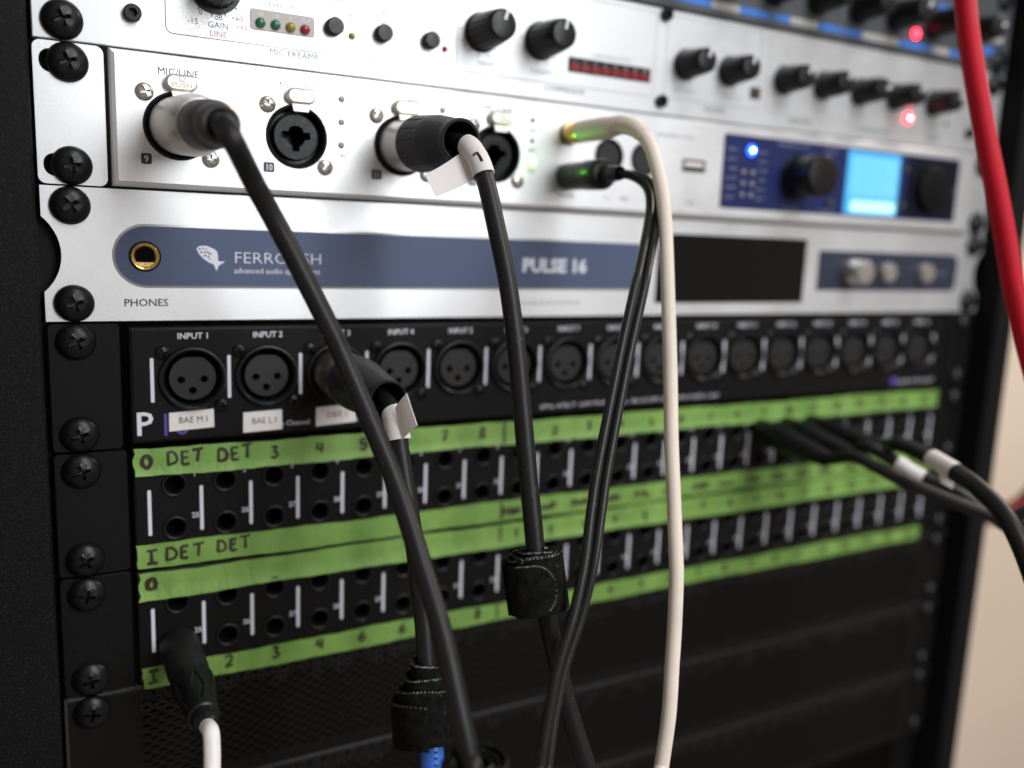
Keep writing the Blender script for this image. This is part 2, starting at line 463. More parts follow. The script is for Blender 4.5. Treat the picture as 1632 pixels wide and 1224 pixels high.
# ------------------------------------------------------------------ equipment rack
ZB, ZT = -420, 330
rack = empty('equipment_rack', (241.3, 0, ZB), 'tall black powder coated equipment rack whose front posts hold every unit', 'rack')
for xa, xb in ((-46, -1.3), (483.9, 500.3)):
    m_ = MB(); o_ = rrect(xa, xb, -13.8, 26, 1.6, 4); n_ = len(o_)
    for z in (ZB, ZT):
        for x, y in o_: m_.v.append((x, y, z))
    for i in range(n_): m_.f.append((i, (i + 1) % n_, n_ + (i + 1) % n_, n_ + i))
    m_.f.append(tuple(range(n_))); m_.f.append(tuple(range(n_, 2 * n_)))
    m_.put('front_post', POWDER, rack)
for xa, xb in ((-1.2, 19.5), (463, 483.8)):
    MB().box(xa, xb, 5.2, 7.2, ZB, ZT).put('mounting_rail', PANELB, rack)
for xa, xb in ((-30, -28), (498, 500)):
    MB().box(xa, xb, 26.2, 235, ZB, ZT).put('side_shield', PANELB, rack)  # unseen sides added to keep the wall light out
MB().box(-28, 498, 233, 235, ZB, ZT).put('back_panel', PANELB, rack)
MB().box(-28, 498, 27, 232, ZT - 3, ZT).put('top_panel', PANELB, rack)

# rack screw: truss head with a cross recess, 13.2 mm
def dome(r, R0=6.6, H=3.3): return -0.5 - H * math.sqrt(max(0.0, 1 - (r / (R0 * 1.04)) ** 2)) + H * 0.27
def screw_mesh(name, R0, H, arm, hw, material, dep, ph=0.35, n=36):
    M = MB()
    cross = []
    for k in range(4):
        a = ph + k * math.pi / 2
        ux, uz = math.cos(a), math.sin(a); vx, vz = -uz, ux
        cross += [(ux * arm - vx * hw * .9, uz * arm - vz * hw * .9), (ux * arm + vx * hw * .9, uz * arm + vz * hw * .9),
                  (ux * hw * 0.98 + vx * hw * 0.98, uz * hw * 0.98 + vz * hw * 0.98)]
    rr = arm * 1.25
    dm = lambda r: -H * math.sqrt(max(0.0, 1 - (r / (R0 * 1.03)) ** 2))
    M.ringfill(circ(0, 0, rr, n), cross, (0, 0), dm(rr), dep, dm(arm * 0.8))
    b = len(M.v)
    fl = [(x * 0.55, dm(0) + dep, z * 0.55) for x, z in cross]
    ctr = M.vert((0, dm(0) + dep * 1.15, 0))
    idx = [M.vert((x, dm(arm * .8) + dep, z)) for x, z in cross]
    for i in range(len(idx)): M.face((ctr, idx[i], idx[(i + 1) % len(idx)]))
    prof = [(dm(r), r) for r in np.linspace(rr, R0 * 0.99, 7)] + [(-H * 0.10, R0), (0, R0 * 0.985)]
    M.lathe((0, 0, 0), (0, 1, 0), prof, n)
    return M.mesh(name, material, 50)
RSM = [screw_mesh('rack_screw', 6.15, 3.7, 2.5, 0.64, SCREWB, 3.1, p) for p in (0.35, 0.15, -0.2, 0.6)]
SMS = [screw_mesh('socket_screw', 2.9, 1.5, 1.45, 0.36, SCREWS, 1.6, p, 24) for p in (0.3, 0.0, 0.7)]
SMB = [screw_mesh('socket_screw_black', 2.5, 1.4, 1.25, 0.36, SCREWB, 1.5, p, 24) for p in (0.3, 0.0, 0.7)]
def rack_screws(unit, zt, sides='LR', rows=(6.35, 38.1), dx=0.0, y=0.0, dz=0.0):
    for s_, x in (('L', 8.75 + dx), ('R', 473.85)):
        if s_ in sides:
            for r in rows: put('rack_screw', random.choice(RSM), unit, (x, y, zt - r + dz))

# generic small shapes
def knob_mesh(name, r0, r1, L, material, skirt=0.6):
    M = MB()
    rip = lambda t, th: 1 + (0.022 * math.cos(18 * th) if t < -1.2 and t > -L + 0.8 else 0)
    M.lathe((0, 0, 0), (0, 1, 0), [(0, r0 + skirt), (-1.0, r0 + skirt), (-1.3, r0), (-L * 0.35, r0 * 0.97), (-L * 0.7, (r0 + r1) / 2),
                                   (-L + 0.7, r1 + .25), (-L + 0.15, r1 - .1), (-L, r1 - 0.5), (-L, 0.001)], 72, rip)
    return M.mesh(name, material, 40)
KN_A = knob_mesh('knob', 6.9, 5.3, 18.5, BLKPL)
KN_S = knob_mesh('knob_small', 6.2, 4.9, 15.0, BLKPL)
KN_P = MB().box(-0.65, 0.65, -18.75, -18.45, 1.6, 5.2).mesh('pointer', PRINTW, 0)
KN_PS = MB().box(-0.65, 0.65, -15.25, -14.95, 1.4, 4.8).mesh('pointer', PRINTW, 0)
def add_knob(unit, x, z, mesh, pmesh, ang, y=0.0, rad=None):
    k = put('control_knob', mesh, unit, (x, y, z))
    p = put('pointer', pmesh, k, (x, y, z), rot=(0, ang, 0))
    return k
def led_mesh(name, r, material, h=1.2):
    return MB().lathe((0, 0, 0), (0, 1, 0), [(0, r), (-h * 0.4, r * 0.97), (-h * 0.75, r * 0.75), (-h * 0.95, r * 0.4), (-h, 0.001)], 20).mesh(name, material, 60)

def glow_led(unit, loc, r, body, core, label, rc=0.5, h=1.3):
    o = put('indicator_light', led_mesh('indicator_light', r, body, h), unit, loc, label)
    c = put('lamp_core', led_mesh('lamp_core', r * rc, core, h + 0.25), o, loc)
    return o
# ------------------------------------------------------------------ unit at the very top: dark processor with blue stripes
def unit_top():
    z0, z1 = 133.9, 177.6
    u = empty('signal_processor', (241.3, 2, z0), 'dark grey rack processor with blue stripes along its lower edge at the top', 'audio processor')
    panel(MB(), 0.2, 482.4, z0, z1, -0.6, 3, ch=0.6).put('face_plate', PANELG, u, recalc=False)
    y = -0.66
    def block(name, m_, a, b, c, d): MB().prism(rrect(a, b, c, d, 0.15, 1), y - 0.06, y + 0.06, False).put(name, m_, u)
    edges = [(150, 268), (285, 303), (305, 316), (334.5, 350), (352, 365), (392.5, 418), (432.5, 452)]
    for a, b in edges: block('blue_stripe', BLUES, a, b, 137.1, 140.2)
    block('blue_stripe', BLUES, 459, 478, 141.5, 145.5); block('blue_stripe', BLUES, 420, 428, 158.5, 162)
    for a, b in ((268.3, 284.7), (316.3, 334), (365.3, 392), (418.5, 432)): block('cream_block', CREAM, a, b, 137.1, 140.2)
    block('cream_block', CREAM, 458, 476, 149, 158)
    sm = Print(); dk = Print()
    for k, (a, b) in enumerate(((270, 283), (318, 332), (367, 390), (420, 431))): dk.smear(a, b, 138.1, 1.2, y - 0.12, k)
    for k, x in enumerate((232, 262, 291, 319, 347, 375, 403, 431)): sm.smear(x - 5, x + 5, 141.6, 1.2, y, 20 + k)
    for x in (304, 351): sm.line([(x, 136.5), (x, 160)], 1.0, y)
    sm.put(PRINTG, u, 'lettering'); dk.put(PRINTD, u, 'lettering')
    for k, x in enumerate((248, 277, 305, 333, 361, 388, 417, 446)):
        add_knob(u, x, 150.5, KN_A, KN_P, -0.6 + 0.25 * k, y)
    glow_led(u, (404.5, y, 144.4), 2.3, G_REDGLOW, L_RED2, 'lit red indicator light', 0.45)
    rack_screws(u, 177.8, 'LR')
unit_top()

# ------------------------------------------------------------------ microphone preamp with knobs
def unit_preamp():
    z0, z1 = 89.15, 133.1
    u = empty('microphone_preamp', (241.3, 0, z0), 'silver microphone preamp with a row of black knobs and red meter', 'preamp')
    panel(MB(), 0.2, 482.4, z0, z1, 0, 3, ch=0.35).put('face_plate', SILVER2, u, recalc=False)
    y = -0.07
    rack_screws(u, 133.35)
    hexs = MB()
    hexs.lathe((0, 0, 0), (0, 1, 0), [(0, 2.75), (-2.1, 2.75), (-2.5, 2.4)], 28)
    hexs.ringfill(circ(0, 0, 2.4, 28), circ(0, 0, 1.55, 6), (0, 0), -2.5, 2.25)
    hexs.poly([(x, -0.25, z) for x, z in circ(0, 0, 1.55, 6)])
    hm = hexs.mesh('cap_screw', SCREWB, 40)
    for x, z in ((29.2, 100), (243.8, 130.6), (243.8, 94.5), (457.2, 99.1), (457.2, 126)): put('cap_screw', hm, u, (x, 0, z))
    g = Print(); r = Print(); l = Print(); b = Print()
    def card(x0, x1, zb, zt, p, rad=2.2, wd=0.28):
        c = rrect(x0, x1, zb, zt, rad, 6); p.line(c + [c[0]], wd, y)
    card(39.4, 126.4, 95.6, 131, g); card(145, 239.5, 96.0, 131, l); card(245.5, 300.5, 96.5, 131, l)
    card(306, 352, 96.5, 131, l); card(356, 405, 96.5, 131, l); card(409, 448, 96.5, 131, l)
    g.text('dB', 56.3, 101.9, 1.9, y); g.text('GAIN', 56.2, 99.2, 2.0, y); r.text('LINE', 56.2, 96.4, 2.0, y)
    g.text('0', 50.6, 102.8, 1.8, y); r.text('-15', 48.0, 99.6, 1.9, y); g.text('+60', 62.4, 102.4, 1.8, y); r.text('+45', 63.9, 99.6, 1.8, y)
    g.text('LEVEL (dBu)', 78, 108.8, 1.7, y); g.text('MIC PREAMP', 82, 92.9, 2.2, y)
    g.text('48V', 99, 113.7, 1.8, y); g.text('PHANTOM', 99, 111.4, 1.8, y); g.text('POWER', 99, 109.0, 1.8, y)
    l.text('80Hz', 117, 111.6, 1.8, y); l.text('HIGH-PASS', 117, 109.0, 1.8, y)
    l.text('PROCESS', 136.6, 112.0, 1.8, y); l.text('BYPASS', 136.6, 109.3, 1.8, y)
    b.text('DRIVE', 157.5, 99.0, 1.9, y); b.text('DENSITY', 183, 98.9, 1.9, y)
    l.text('GAIN REDUCTION', 217, 108.6, 1.6, y); g.text('COMPRESSOR', 194.4, 93.0, 2.2, y)
    b.text('FREQUENCY', 257, 99.6, 1.7, y); b.text('THRESHOLD', 284, 99.8, 1.7, y); g.text('DE-ESSER', 275, 92.9, 2.1, y)
    g.text('ENHANCER', 329, 92.9, 2.1, y); g.text('EXPANDER/GATE', 382, 92.9, 2.1, y); g.text('OUTPUT', 428, 92.9, 2.1, y)
    for k, x in enumerate((316, 342.4, 368.5, 394.5, 425)): l.smear(x - 6, x + 6, 99.4, 1.5, y, k)
    ks = [(55.3, 112.2, 0), (155.4, 111.3, 0), (182, 111.6, 0), (256.6, 111.4, 1), (282.1, 111.6, 1), (316.2, 111.6, 1), (342.4, 111.9, 1),
          (368.4, 111.7, 1), (394.6, 111.9, 1), (425, 111.9, 1)]
    angs = (2.6, 0.30, 0.22, 0.32, 0.25, 0.5, 0.4, 1.35, 0.5, 0.9)
    for (x, z, sm), a in zip(ks, angs):
        add_knob(u, x, z, KN_S if sm else KN_A, KN_PS if sm else KN_P, a)
        for i in range(11):
            t = math.radians(-240 + 30 * i * 0.95)
            p0 = (x + 8.2 * math.cos(t), z + 8.2 * math.sin(t)); p1 = (x + 9.6 * math.cos(t), z + 9.6 * math.sin(t))
            (g if x < 60 else l).line([p0, p1], 0.4, y)
    MB().prism(circ(55.3, 112.2, 8.6, 40), -1.2, 0, False).put('knob_collar', BLKPL, u)
    g.put(PRINTG, u); r.put(PRINTR, u); l.put(PRINTL, u); b.put(PRINTB, u)
    # level meter with four lamps
    mt = MB().prism(rrect(66.8, 89.2, 100.5, 107.4, 0.9, 4), -0.35, 0, False, 0.12).put('level_meter', METERBG, u)
    for x, mm, z in ((70.2, G_GREEN, 102.9), (75.4, G_GREEN, 102.9), (80.6, G_YEL, 102.8), (85.7, G_RED, 102.7)):
        put('indicator_light', led_mesh('indicator_light', 1.75, mm, 1.6), mt, (x, -0.35, z))
    p = Print()
    for t, x in (('-20', 70.2), ('-10', 75.4), ('0', 80.6), ('CLIP', 86)): p.text(t, x, 105.2, 1.25, -0.42, bold=0.02)
    p.put(PRINTW, mt)
    bm_ = MB().lathe((0, 0, 0), (0, 1, 0), [(0, 3.2), (-3.4, 3.1), (-3.9, 2.7), (-4.0, 0.001)], 28).mesh('push_button', BLKPL, 40)
    for x, z in ((96, 105.0), (114.6, 105.2), (133.4, 105.2)): put('push_button', bm_, u, (x, 0, z))
    put('indicator_light', led_mesh('indicator_light', 1.25, G_YEL), u, (103.0, 0, 103.0))
    put('indicator_light', led_mesh('indicator_light', 1.3, L_WHITE), u, (121.0, 0, 102.7), 'lit white indicator light')
    put('indicator_light', led_mesh('indicator_light', 1.1, G_RED), u, (139.8, 0, 103.2))
    glow_led(u, (406.6, 0, 102.6), 2.6, G_REDGLOW, L_RED, 'lit bright red indicator light', 0.42)
    put('indicator_light', led_mesh('indicator_light', 1.2, G_DKG), u, (437.5, 0, 102.4))
    # gain reduction meter: eight red bars under white captions
    gm = MB().prism(rrect(195.6, 237.4, 101.6, 107.4, 0.3, 2), -0.4, 0, False).put('reduction_meter', BLKPL, u)
    for k in range(8):
        x = 196.6 + k * 5.1
        MB().prism(rrect(x, x + 3.9, 102.2, 104.9, 0.3, 2), -0.8, -0.4, False).put('meter_bar', G_RED, gm)
    p = Print()
    for k in range(8): p.text(str((1, 2, 4, 6, 8, 12, 18, 24)[k]), 198.5 + k * 5.1, 105.5, 1.35, -0.47, bold=0.02)
    p.put(PRINTL, gm)
    s2 = MB().prism(rrect(295.6, 301.6, 101.3, 106.2, 0.3, 2), -0.4, 0, False).put('threshold_lights', BLKPL, u)
    put('indicator_light', led_mesh('indicator_light', 0.9, G_GREEN, 0.7), s2, (297.2, -0.4, 103.9))
    put('indicator_light', led_mesh('indicator_light', 1.2, G_RED, 0.7), s2, (300.0, -0.4, 103.4))
unit_preamp()

# ------------------------------------------------------------------ audio interface
YB = -4.0
XC = [42.1 + 39.75 * k for k in range(4)]
def star(cx, cz, lobes, base, n=72):
    out = []
    for i in range(n):
        th = 2 * math.pi * i / n; r = base
        for a, wdt, rr in lobes:
            d = abs((th - math.radians(a) + math.pi) % (2 * math.pi) - math.pi)
            # lobe of constant half width
            s_, c_ = math.sin(d), math.cos(d)
            if c_ > 0:
                lim = rr if s_ < 1e-6 else min(rr / max(c_, .01), wdt / s_)
                r = max(r, min(lim, rr))
        out.append((cx + r * math.cos(th), cz + r * math.sin(th)))
    return out
def unit_interface():
    z0, z1 = 44.75, 88.65
    u = empty('audio_interface', (241.3, 0, z0), 'silver audio interface with combo sockets, glowing cyan screen and blue light', 'audio interface')
    for side in (0, 1):
        M = MB(); x0, x1 = ((0.0, 20.3), (462.3, 482.6))[side]
        zm = (z0 + z1) / 2
        zc = (z0 + 6.0, z1 - 6.0)
        for k in (0, 1):
            za, zb = ((z0, zm), (zm, z1))[k]
            cor = ((1, 1, 0, 0), (0, 0, 1, 1))[k]
            cx = (7.6, 474.6)[side]
            M.ringfill(rrect(x0, x1, za, zb, 2.4, 5, cor), rrect(cx - 5.9, cx + 5.9, zc[k] - 3.6, zc[k] + 3.6, 3.2, 6), (cx, zc[k]), 0, 3)
        o_ = rrect(x0, x1, z0, z1, 2.4, 5); n_ = len(o_); b_ = len(M.v)
        M.v += [(x, 0, z) for x, z in o_] + [(x, 3, z) for x, z in o_]
        for i in range(n_): M.f.append((b_ + i, b_ + n_ + i, b_ + n_ + (i + 1) % n_, b_ + (i + 1) % n_))
        M.put('rack_ear', SILVER, u, recalc=False)
        for zz, d in ((zc[0], 0.6), (zc[1], -0.6)):
            put('rack_screw', random.choice(RSM), u, ((9.8, 473.2)[side], 0, zz))
    cols = []
    for x in XC: cols.append((x - 13, x + 13, [(x, 65.5, circ(x, 65.5, 11.1, 48))]))
    cols.append((190, 201.5, [(195.3, 58.9, circ(195.3, 58.9, 4.6, 24)), (195.3, 76.2, circ(195.3, 76.2, 4.6, 24))]))
    for x in (215.6, 234.3): cols.append((x - 8.8, x + 8.8, [(x, 68.9, circ(x, 68.9, 7.2, 36))]))
    panel(MB(), 21.5, 461.1, z0 + 0.3, z1 - 0.4, YB, 3, cols, ch=1.7, depth=4).put('face_plate', SILVER, u, recalc=False)
    # combo sockets
    ring = MB().lathe((0, 0, 0), (0, 1, 0), [(3, 11.05), (0.0, 11.05), (-0.7, 10.8), (-0.95, 10.4), (-0.6, 9.9), (0.8, 9.5), (5.0, 9.2), (5.0, 7.0)], 56)
    ringm = ring.mesh('combo_socket', BLKPL, 40)
    ins = MB()
    lob = [(8, 1.35, 5.3), (172, 1.35, 5.3), (270, 1.3, 5.0), (90, 2.6, 3.9)]
    ins.ringfill(circ(0, 0, 7.7, 48), star(0, 0, lob, 3.4), (0, 0), 1.3, 14)
    ins.lathe((0, 0, 0), (0, 1, 0), [(5.2, 8.2), (1.8, 8.1), (1.3, 7.7)], 48)
    ins.poly([(x, 16.0, z) for x, z in circ(0, 0, 9.6, 32)])
    insm = ins.mesh('socket_insert', INSERT2, 40, False)
    nm = Print(); nm.text('NEUTRIK', 0, 5.3, 1.05, 1.24, wide=1.1); nm = nm.m.mesh('maker_mark', PRINTDK, 0, False)
    neck = rrect(-2.7, 2.7, -4.4, -1.6, 0.4, 2)
    tabm = MB()
    tabm.prism(rrect(-5.1, 5.1, -2.5, 2.9, 2.65, 9), -3.4, -1.5, True, 0.7)
    tabm.prism([(-2.6, -5.0), (2.6, -5.0), (3.2, -2.2), (-3.2, -2.2)], -2.5, -0.3)
    tabm = tabm.mesh('latch_tab', TAB, 30)
    pushm = Print()
    pushm.text('PUSH', 0, -1.3, 1.5, -3.47, wide=1.25); c_ = circ(0, 1.45, 0.85, 16); pushm.line(c_ + [c_[0]], 0.25, -3.47)
    pushm = pushm.m.mesh('push_mark', PUSHM, 0, False)
    for k, x in enumerate(XC):
        s_ = put('combo_socket', ringm, u, (x, YB, 65.5))
        put('socket_insert', insm, s_, (x, YB, 65.5))
        put('maker_mark', nm, s_, (x, YB, 65.5))
        t_ = put('latch_tab', tabm, s_, (x + 0.9, YB, 79.0))
        put('push_mark', pushm, s_, (x + 0.9, YB, 79.0))
        for dx, dz in ((-10.3, 10.1), (10.2, -9.9)): put('socket_screw', SMS[(k + (dx > 0)) % 3], s_, (x + dx, YB, 65.5 + dz))
    # lamps
    kinds = {(0, 0): L_WHITE, (0, 1): L_AMBER, (2, 1): L_AMBER, (3, 0): G_DKG, (3, 1): G_DKG, (3, 2): L_GREEN}
    for k, x in enumerate(XC):
        for j, z in enumerate((80.0, 72.0, 63.9)):
            mm = kinds.get((k, j), G_GREY)
            lit = mm in (L_WHITE, L_AMBER, L_GREEN)
            if mm == L_GREEN: glow_led(u, (x + 16.2, YB, z), 2.0, G_GREENGLOW, L_GREEN, 'lit green indicator light', 0.7); continue
            put('indicator_light', led_mesh('indicator_light', 1.6 if mm == L_GREEN else 1.25 if lit or mm == G_GREY else 0.9, mm, 0.8), u, (x + 16.2, YB, z),
                {L_WHITE: 'lit white indicator light', L_AMBER: 'lit amber indicator light', L_GREEN: 'lit green indicator light'}.get(mm))
    y = YB - 0.07
    g = Print(); d = Print(); wp = Print()
    for k, x in enumerate(XC):
        d.text('MIC/LINE', x + 0.4, 81.6, 2.3, y)
        for t, z in (('SIG', 75.3), ('48V', 67.6), ('TRS', 59.4)): g.text(t, x + 16.2, z, 1.6, y)
        n = str(9 + k)
        d.shape(rrect(x - 11.9, x - 8.6 + (0.6 if k else 0), 52.6, 56.1, 0.6, 3), y)
        wp.text(n, x - 10.25 + (0.3 if k else 0), 53.3, 2.1, y - 0.05, bold=0.025, wide=0.85 if k else 1)
    g.text('PHONES', 195, 50.4, 1.6, y); g.text('MIDI', 225, 50.6, 1.6, y); g.text('USB', 261, 50.6, 1.6, y)
    g.smear(238.5, 260.5, 79.4, 1.6, y, 4); g.smear(214, 217, 50.6, 1.4, y, 5)
    d.put(PRINTD, u); g.put(PRINTG, u); wp.put(PRINTW, u)
    jm = MB().lathe((0, 0, 0), (0, 1, 0), [(3, 4.55), (-0.6, 4.55), (-0.9, 4.2), (-0.9, 3.4), (8, 3.2), (8, 0.001)], 28).mesh('phones_jack', BLKPL, 40)
    for z in (58.9, 76.2): put('phones_jack', jm, u, (195.3, YB, z))
    dm = MB().lathe((0, 0, 0), (0, 1, 0), [(3, 7.15), (-0.5, 7.15), (-0.7, 6.8), (-0.5, 6.5), (1.2, 6.4), (1.2, 5.6), (0.4, 5.5), (0.4, 0.001)], 36).mesh('midi_socket', INSERT, 40)
    for x in (215.6, 234.3): put('midi_socket', dm, u, (x, YB, 68.9))
    us = MB(); us.ringfill(rrect(255.4, 268.4, 65.2, 70.6, 0.4, 2), rrect(256.1, 267.7, 65.9, 69.9, 0.2, 2), (261.9, 67.9), YB - 0.35, 3)
    us.prism(rrect(255.4, 268.4, 65.2, 70.6, 0.4, 2), YB - 0.36, YB, False); us.f = [f for f in us.f if len(f) <= 4]
    us = us.put('usb_port', DKNICK, u)
    MB().box(256.6, 267.2, YB - 0.2, YB - 0.1, 67.5, 69.4).put('contact_tongue', STICK, us)
    MB().quad(256, 267.8, 65.8, 70, YB - 0.05).put('cavity_shade', DEEP, us)  # flat black sheet painted for the shade inside the port
    # blue control panel
    bp = MB().prism(rrect(278.7, 447.5, 50.3, 83.7, 1.2, 4), YB - 0.5, YB, False, 0.3).put('control_panel', BLUEP, u)
    yp = YB - 0.5
    put('indicator_light', led_mesh('indicator_light', 2.5, G_BLUEGLOW), bp, (295.2, yp, 77.2), 'lit bright blue indicator light'); put('indicator_light', led_mesh('indicator_light', 1.2, L_BLUE, 1.45), bp, (295.2, yp, 77.2))
    p = Print()
    for j in range(6):
        for i, x in enumerate((284.0, 303)): p.smear(x - 3, x + 3, 76.5 - 4.3 * j, 1.3, yp - 0.06, j * 2 + i)
    p.smear(312, 332, 81.0, 1.4, yp - 0.06, 40); p.smear(344, 352, 80.5, 1.2, yp - 0.06, 41); p.smear(342, 353, 51.6, 1.3, yp - 0.06, 42)
    p.smear(318, 327, 51.6, 1.3, yp - 0.06, 43); p.smear(444, 446, 66.0, 2.0, yp - 0.3, 44)
    p.put(PRINTL, bp)
    for j in range(3):
        for x in (291.4, 296.8):
            put('indicator_light', led_mesh('indicator_light', 1.15, G_GREY, 0.8), bp, (x, yp, 67.2 - 5.2 * j))
    kb = knob_mesh('encoder_knob', 10.2, 9.3, 17.5, BLKPL, 0.4)
    put('encoder_knob', kb, bp, (325.5, yp, 67.0))
    pb = MB().lathe((0, 0, 0), (0, 1, 0), [(0, 1.8), (-1.6, 1.7), (-1.8, 0.001)], 20).mesh('push_button', DKNICK, 40)
    for x, z in ((349.2, 55.9), (347.5, 75.2)): put('push_button', pb, bp, (x, yp, z))
    sc = MB().prism(rrect(359.6, 399.0, 51.2, 82.6, 1.5, 4), yp - 0.4, yp, False, 0.2).put('screen', L_SCREEN, bp)
    MB().prism(rrect(364, 397.4, 52.4, 58.2, 1.0, 3), yp - 0.55, yp - 0.4, False).put('screen_bar', L_SCREEN3, sc)
    MB().prism(rrect(362.5, 397, 60.0, 79.8, 1.0, 3), yp - 0.5, yp - 0.4, False).put('screen_page', L_SCREEN2, sc)
    q = Print(); [q.smear(364, 388 + 3 * (k % 3), 76.0 - 3.6 * k, 1.5, yp - 0.56, 70 + k) for k in range(5)]; q.put(L_SCREEN, sc, 'screen_text')
    MB().prism(rrect(405, 446, 51.2, 82.8, 1.0, 3), yp - 0.2, yp, False, 0.1).put('shade_plate', NAVYK, bp)  # near-black plate added for the shading around the knob
    put('encoder_knob', knob_mesh('encoder_knob', 12.0, 11.6, 4.0, DKKNOB, 0.3), bp, (424, yp, 66.5))
    for x, z in ((402.5, 76), (402.5, 57)): put('push_button', pb, bp, (x, yp, z))
unit_interface()

# ------------------------------------------------------------------ converter with a slate blue band
def unit_converter():
    z0, z1 = 0.3, 44.15
    u = empty('audio_converter', (241.3, 0, z0), 'silver audio converter with slate blue name band and gold headphone jack', 'converter')
    out = [(0.2, z0), (482.4, z0)]
    arcR = 17.0
    def notch(xe, sgn):
        # shallow arc between z=10 and z=34.5, depth 5.4
        zc = 22.2; half = 12.2; dep = 5.4; r_ = (half ** 2 + dep ** 2) / (2 * dep)
        pts = []
        a = math.asin(half / r_)
        for i in range(15):
            t = -a + 2 * a * i / 14
            pts.append((xe + sgn * (r_ * math.cos(t) - (r_ - dep)), zc + r_ * math.sin(t)))
        return pts
    out += notch(482.4, -1)
    out += [(482.4, z1), (0.2, z1)]
    out += list(reversed(notch(0.2, 1)))
    # solid plate; the jack, the band and the screen lie on it
    MB().prism(out, 0, 3).put('face_plate', SILVER, u)
    rack_screws(u, 44.45)
    def pill(x0, x1, z0_, z1_, n=24):
        r_ = (z1_ - z0_) / 2; zc = (z0_ + z1_) / 2
        return [(x1, z0_), (x1, z1_)] + [(x0 + r_ + r_ * math.cos(math.radians(90 + 180 * i / n)), zc + r_ * math.sin(math.radians(90 + 180 * i / n))) for i in range(n + 1)]
    pb = pill(21.5, 239.2, 12.3, 32.3)
    rim = MB().ringfill(pill(20.7, 239.9, 11.5, 33.1), pb, (30, 22.2), -0.05, 0, -0.45)
    band = MB().prism(pb, -0.30, 0, False).put('name_band', BAND, u)
    # rim as a thin raised strip following the outline
    po, pi_ = pill(20.7, 239.9, 11.5, 33.1), pb
    M = MB(); n = len(po)
    for i in range(n):
        j = (i + 1) % n
        a, b, c, d = po[i], po[j], pi_[j], pi_[i]
        M.poly([(a[0], -0.04, a[1]), (b[0], -0.04, b[1]), (c[0], -0.5, c[1]), (d[0], -0.5, d[1])])
        M.poly([(d[0], -0.5, d[1]), (c[0], -0.5, c[1]), (c[0], -0.2, c[1]), (d[0], -0.2, d[1])])
    M.put('band_rim', DKNICK if False else SILVER2, u)
    yb = -0.37
    wp = Print()
    wp.text('FERROFISH', 60.1, 20.5, 4.0, yb, 'LEFT', fit=31.0, bold=-0.012)
    wp.text('advanced audio applications', 60.2, 16.9, 2.0, yb, 'LEFT', fit=31.0)
    wp.text('PULSE 16', 209.5, 19.2, 5.4, yb, 'RIGHT', bold=0.045, wide=1.05)
    wp.put(PRINTW, band)
    fish = [(47.6, 25.0), (48.2, 26.0), (49.6, 26.3), (51.2, 26.25), (53.6, 25.2), (54.6, 24.2), (54.8, 22.6), (54.8, 21.2), (55.6, 20.9), (57.2, 21.1), (56.2, 20.3),
            (55.0, 19.5), (54.6, 18.6), (54.3, 17.6), (53.9, 18.2), (53.6, 19.2), (53.2, 19.9), (51.6, 20.6), (50.0, 21.7), (48.6, 23.2)]
    lg = Print(); lg.shape(list(reversed(fish)), yb); lg.put(PRINTW, band, 'fish_logo')
    tr = Print()
    for (x, z, a) in ((48.6, 25.2, .5), (49.7, 25.4, .45), (50.8, 25.2, .4), (49.2, 24.1, .55), (50.3, 24.2, .5), (51.4, 24.1, .55), (52.2, 23.6, .5), (50.4, 23.0, .55), (51.5, 22.7, .5), (51.9, 21.9, .4)):
        tr.shape([(x - a, z - a * .7), (x + a, z - a * .6), (x + a * .1, z + a * .8)], yb - 0.05)
    tr.put(BAND, band, 'logo_triangles')
    jk = MB().lathe((0, 0, 0), (0, 1, 0), [(0.2, 5.1), (-0.25, 5.1), (-0.25, 4.7)], 36).mesh('phones_jack', DEEP, 40)
    j = put('phones_jack', jk, u, (30.9, -0.3, 22.2))
    gj = MB().lathe((0, 0, 0), (0, 1, 0), [(0.2, 4.7), (-0.9, 4.6), (-1.1, 4.35), (-0.9, 3.75), (-0.5, 3.35), (-0.15, 3.2)], 36).mesh('gold_collar', GOLD, 50)
    put('gold_collar', gj, j, (30.9, -0.3, 22.2))
    bk = MB().lathe((0, 0, 0), (0, 1, 0), [(-0.15, 3.3), (-0.12, 0.001)], 28).mesh('bore_shade', DEEP, 0)  # flat black disc painted for the shade inside the jack
    put('bore_shade', bk, j, (30.9, -0.35, 22.2))
    MB().prism([(28.2, 20.2), (33.7, 20.2), (33.0, 18.7), (31.0, 18.1), (29.0, 18.7)], -0.9, -0.4, False).put('contact_spring', GOLD, j)
    d = Print(); d.text('PHONES', 30.9, 5.3, 2.5, -0.07, wide=1.05, bold=0.012); d.put(PRINTD, u)
    g = Print(); g.text('16 CHANNEL AD/DA CONVERTER', 207.5, 5.3, 1.6, -0.07, 'RIGHT')
    for k, x in enumerate((370.4, 401, 431.4)): g.smear(x - 4, x + 4, 5.3, 1.6, -0.07, 60 + k)
    g.put(PRINTL, u)
    sc = MB().prism(rrect(247.9, 341.4, 5.8, 37.5, 0.4, 2), -0.35, 0, False, 0.15).put('dark_screen', GLASSB, u)
    cs = MB().prism([(x, z) for x, z in rrect(350.7, 461.4, 12.0, 32.3, 5.0, 8, (0, 1, 1, 0))], -0.35, 0, False, 0.15).put('control_strip', STRIP, u)
    km = MB().lathe((0, 0, 0), (0, 1, 0), [(0, 6.6), (-9, 6.4), (-10.6, 6.2), (-11.2, 5.6), (-11.4, 0.001)], 40).mesh('control_knob', NICKEL, 40)
    put('control_knob', km, cs, (373.6, -0.35, 22.0))
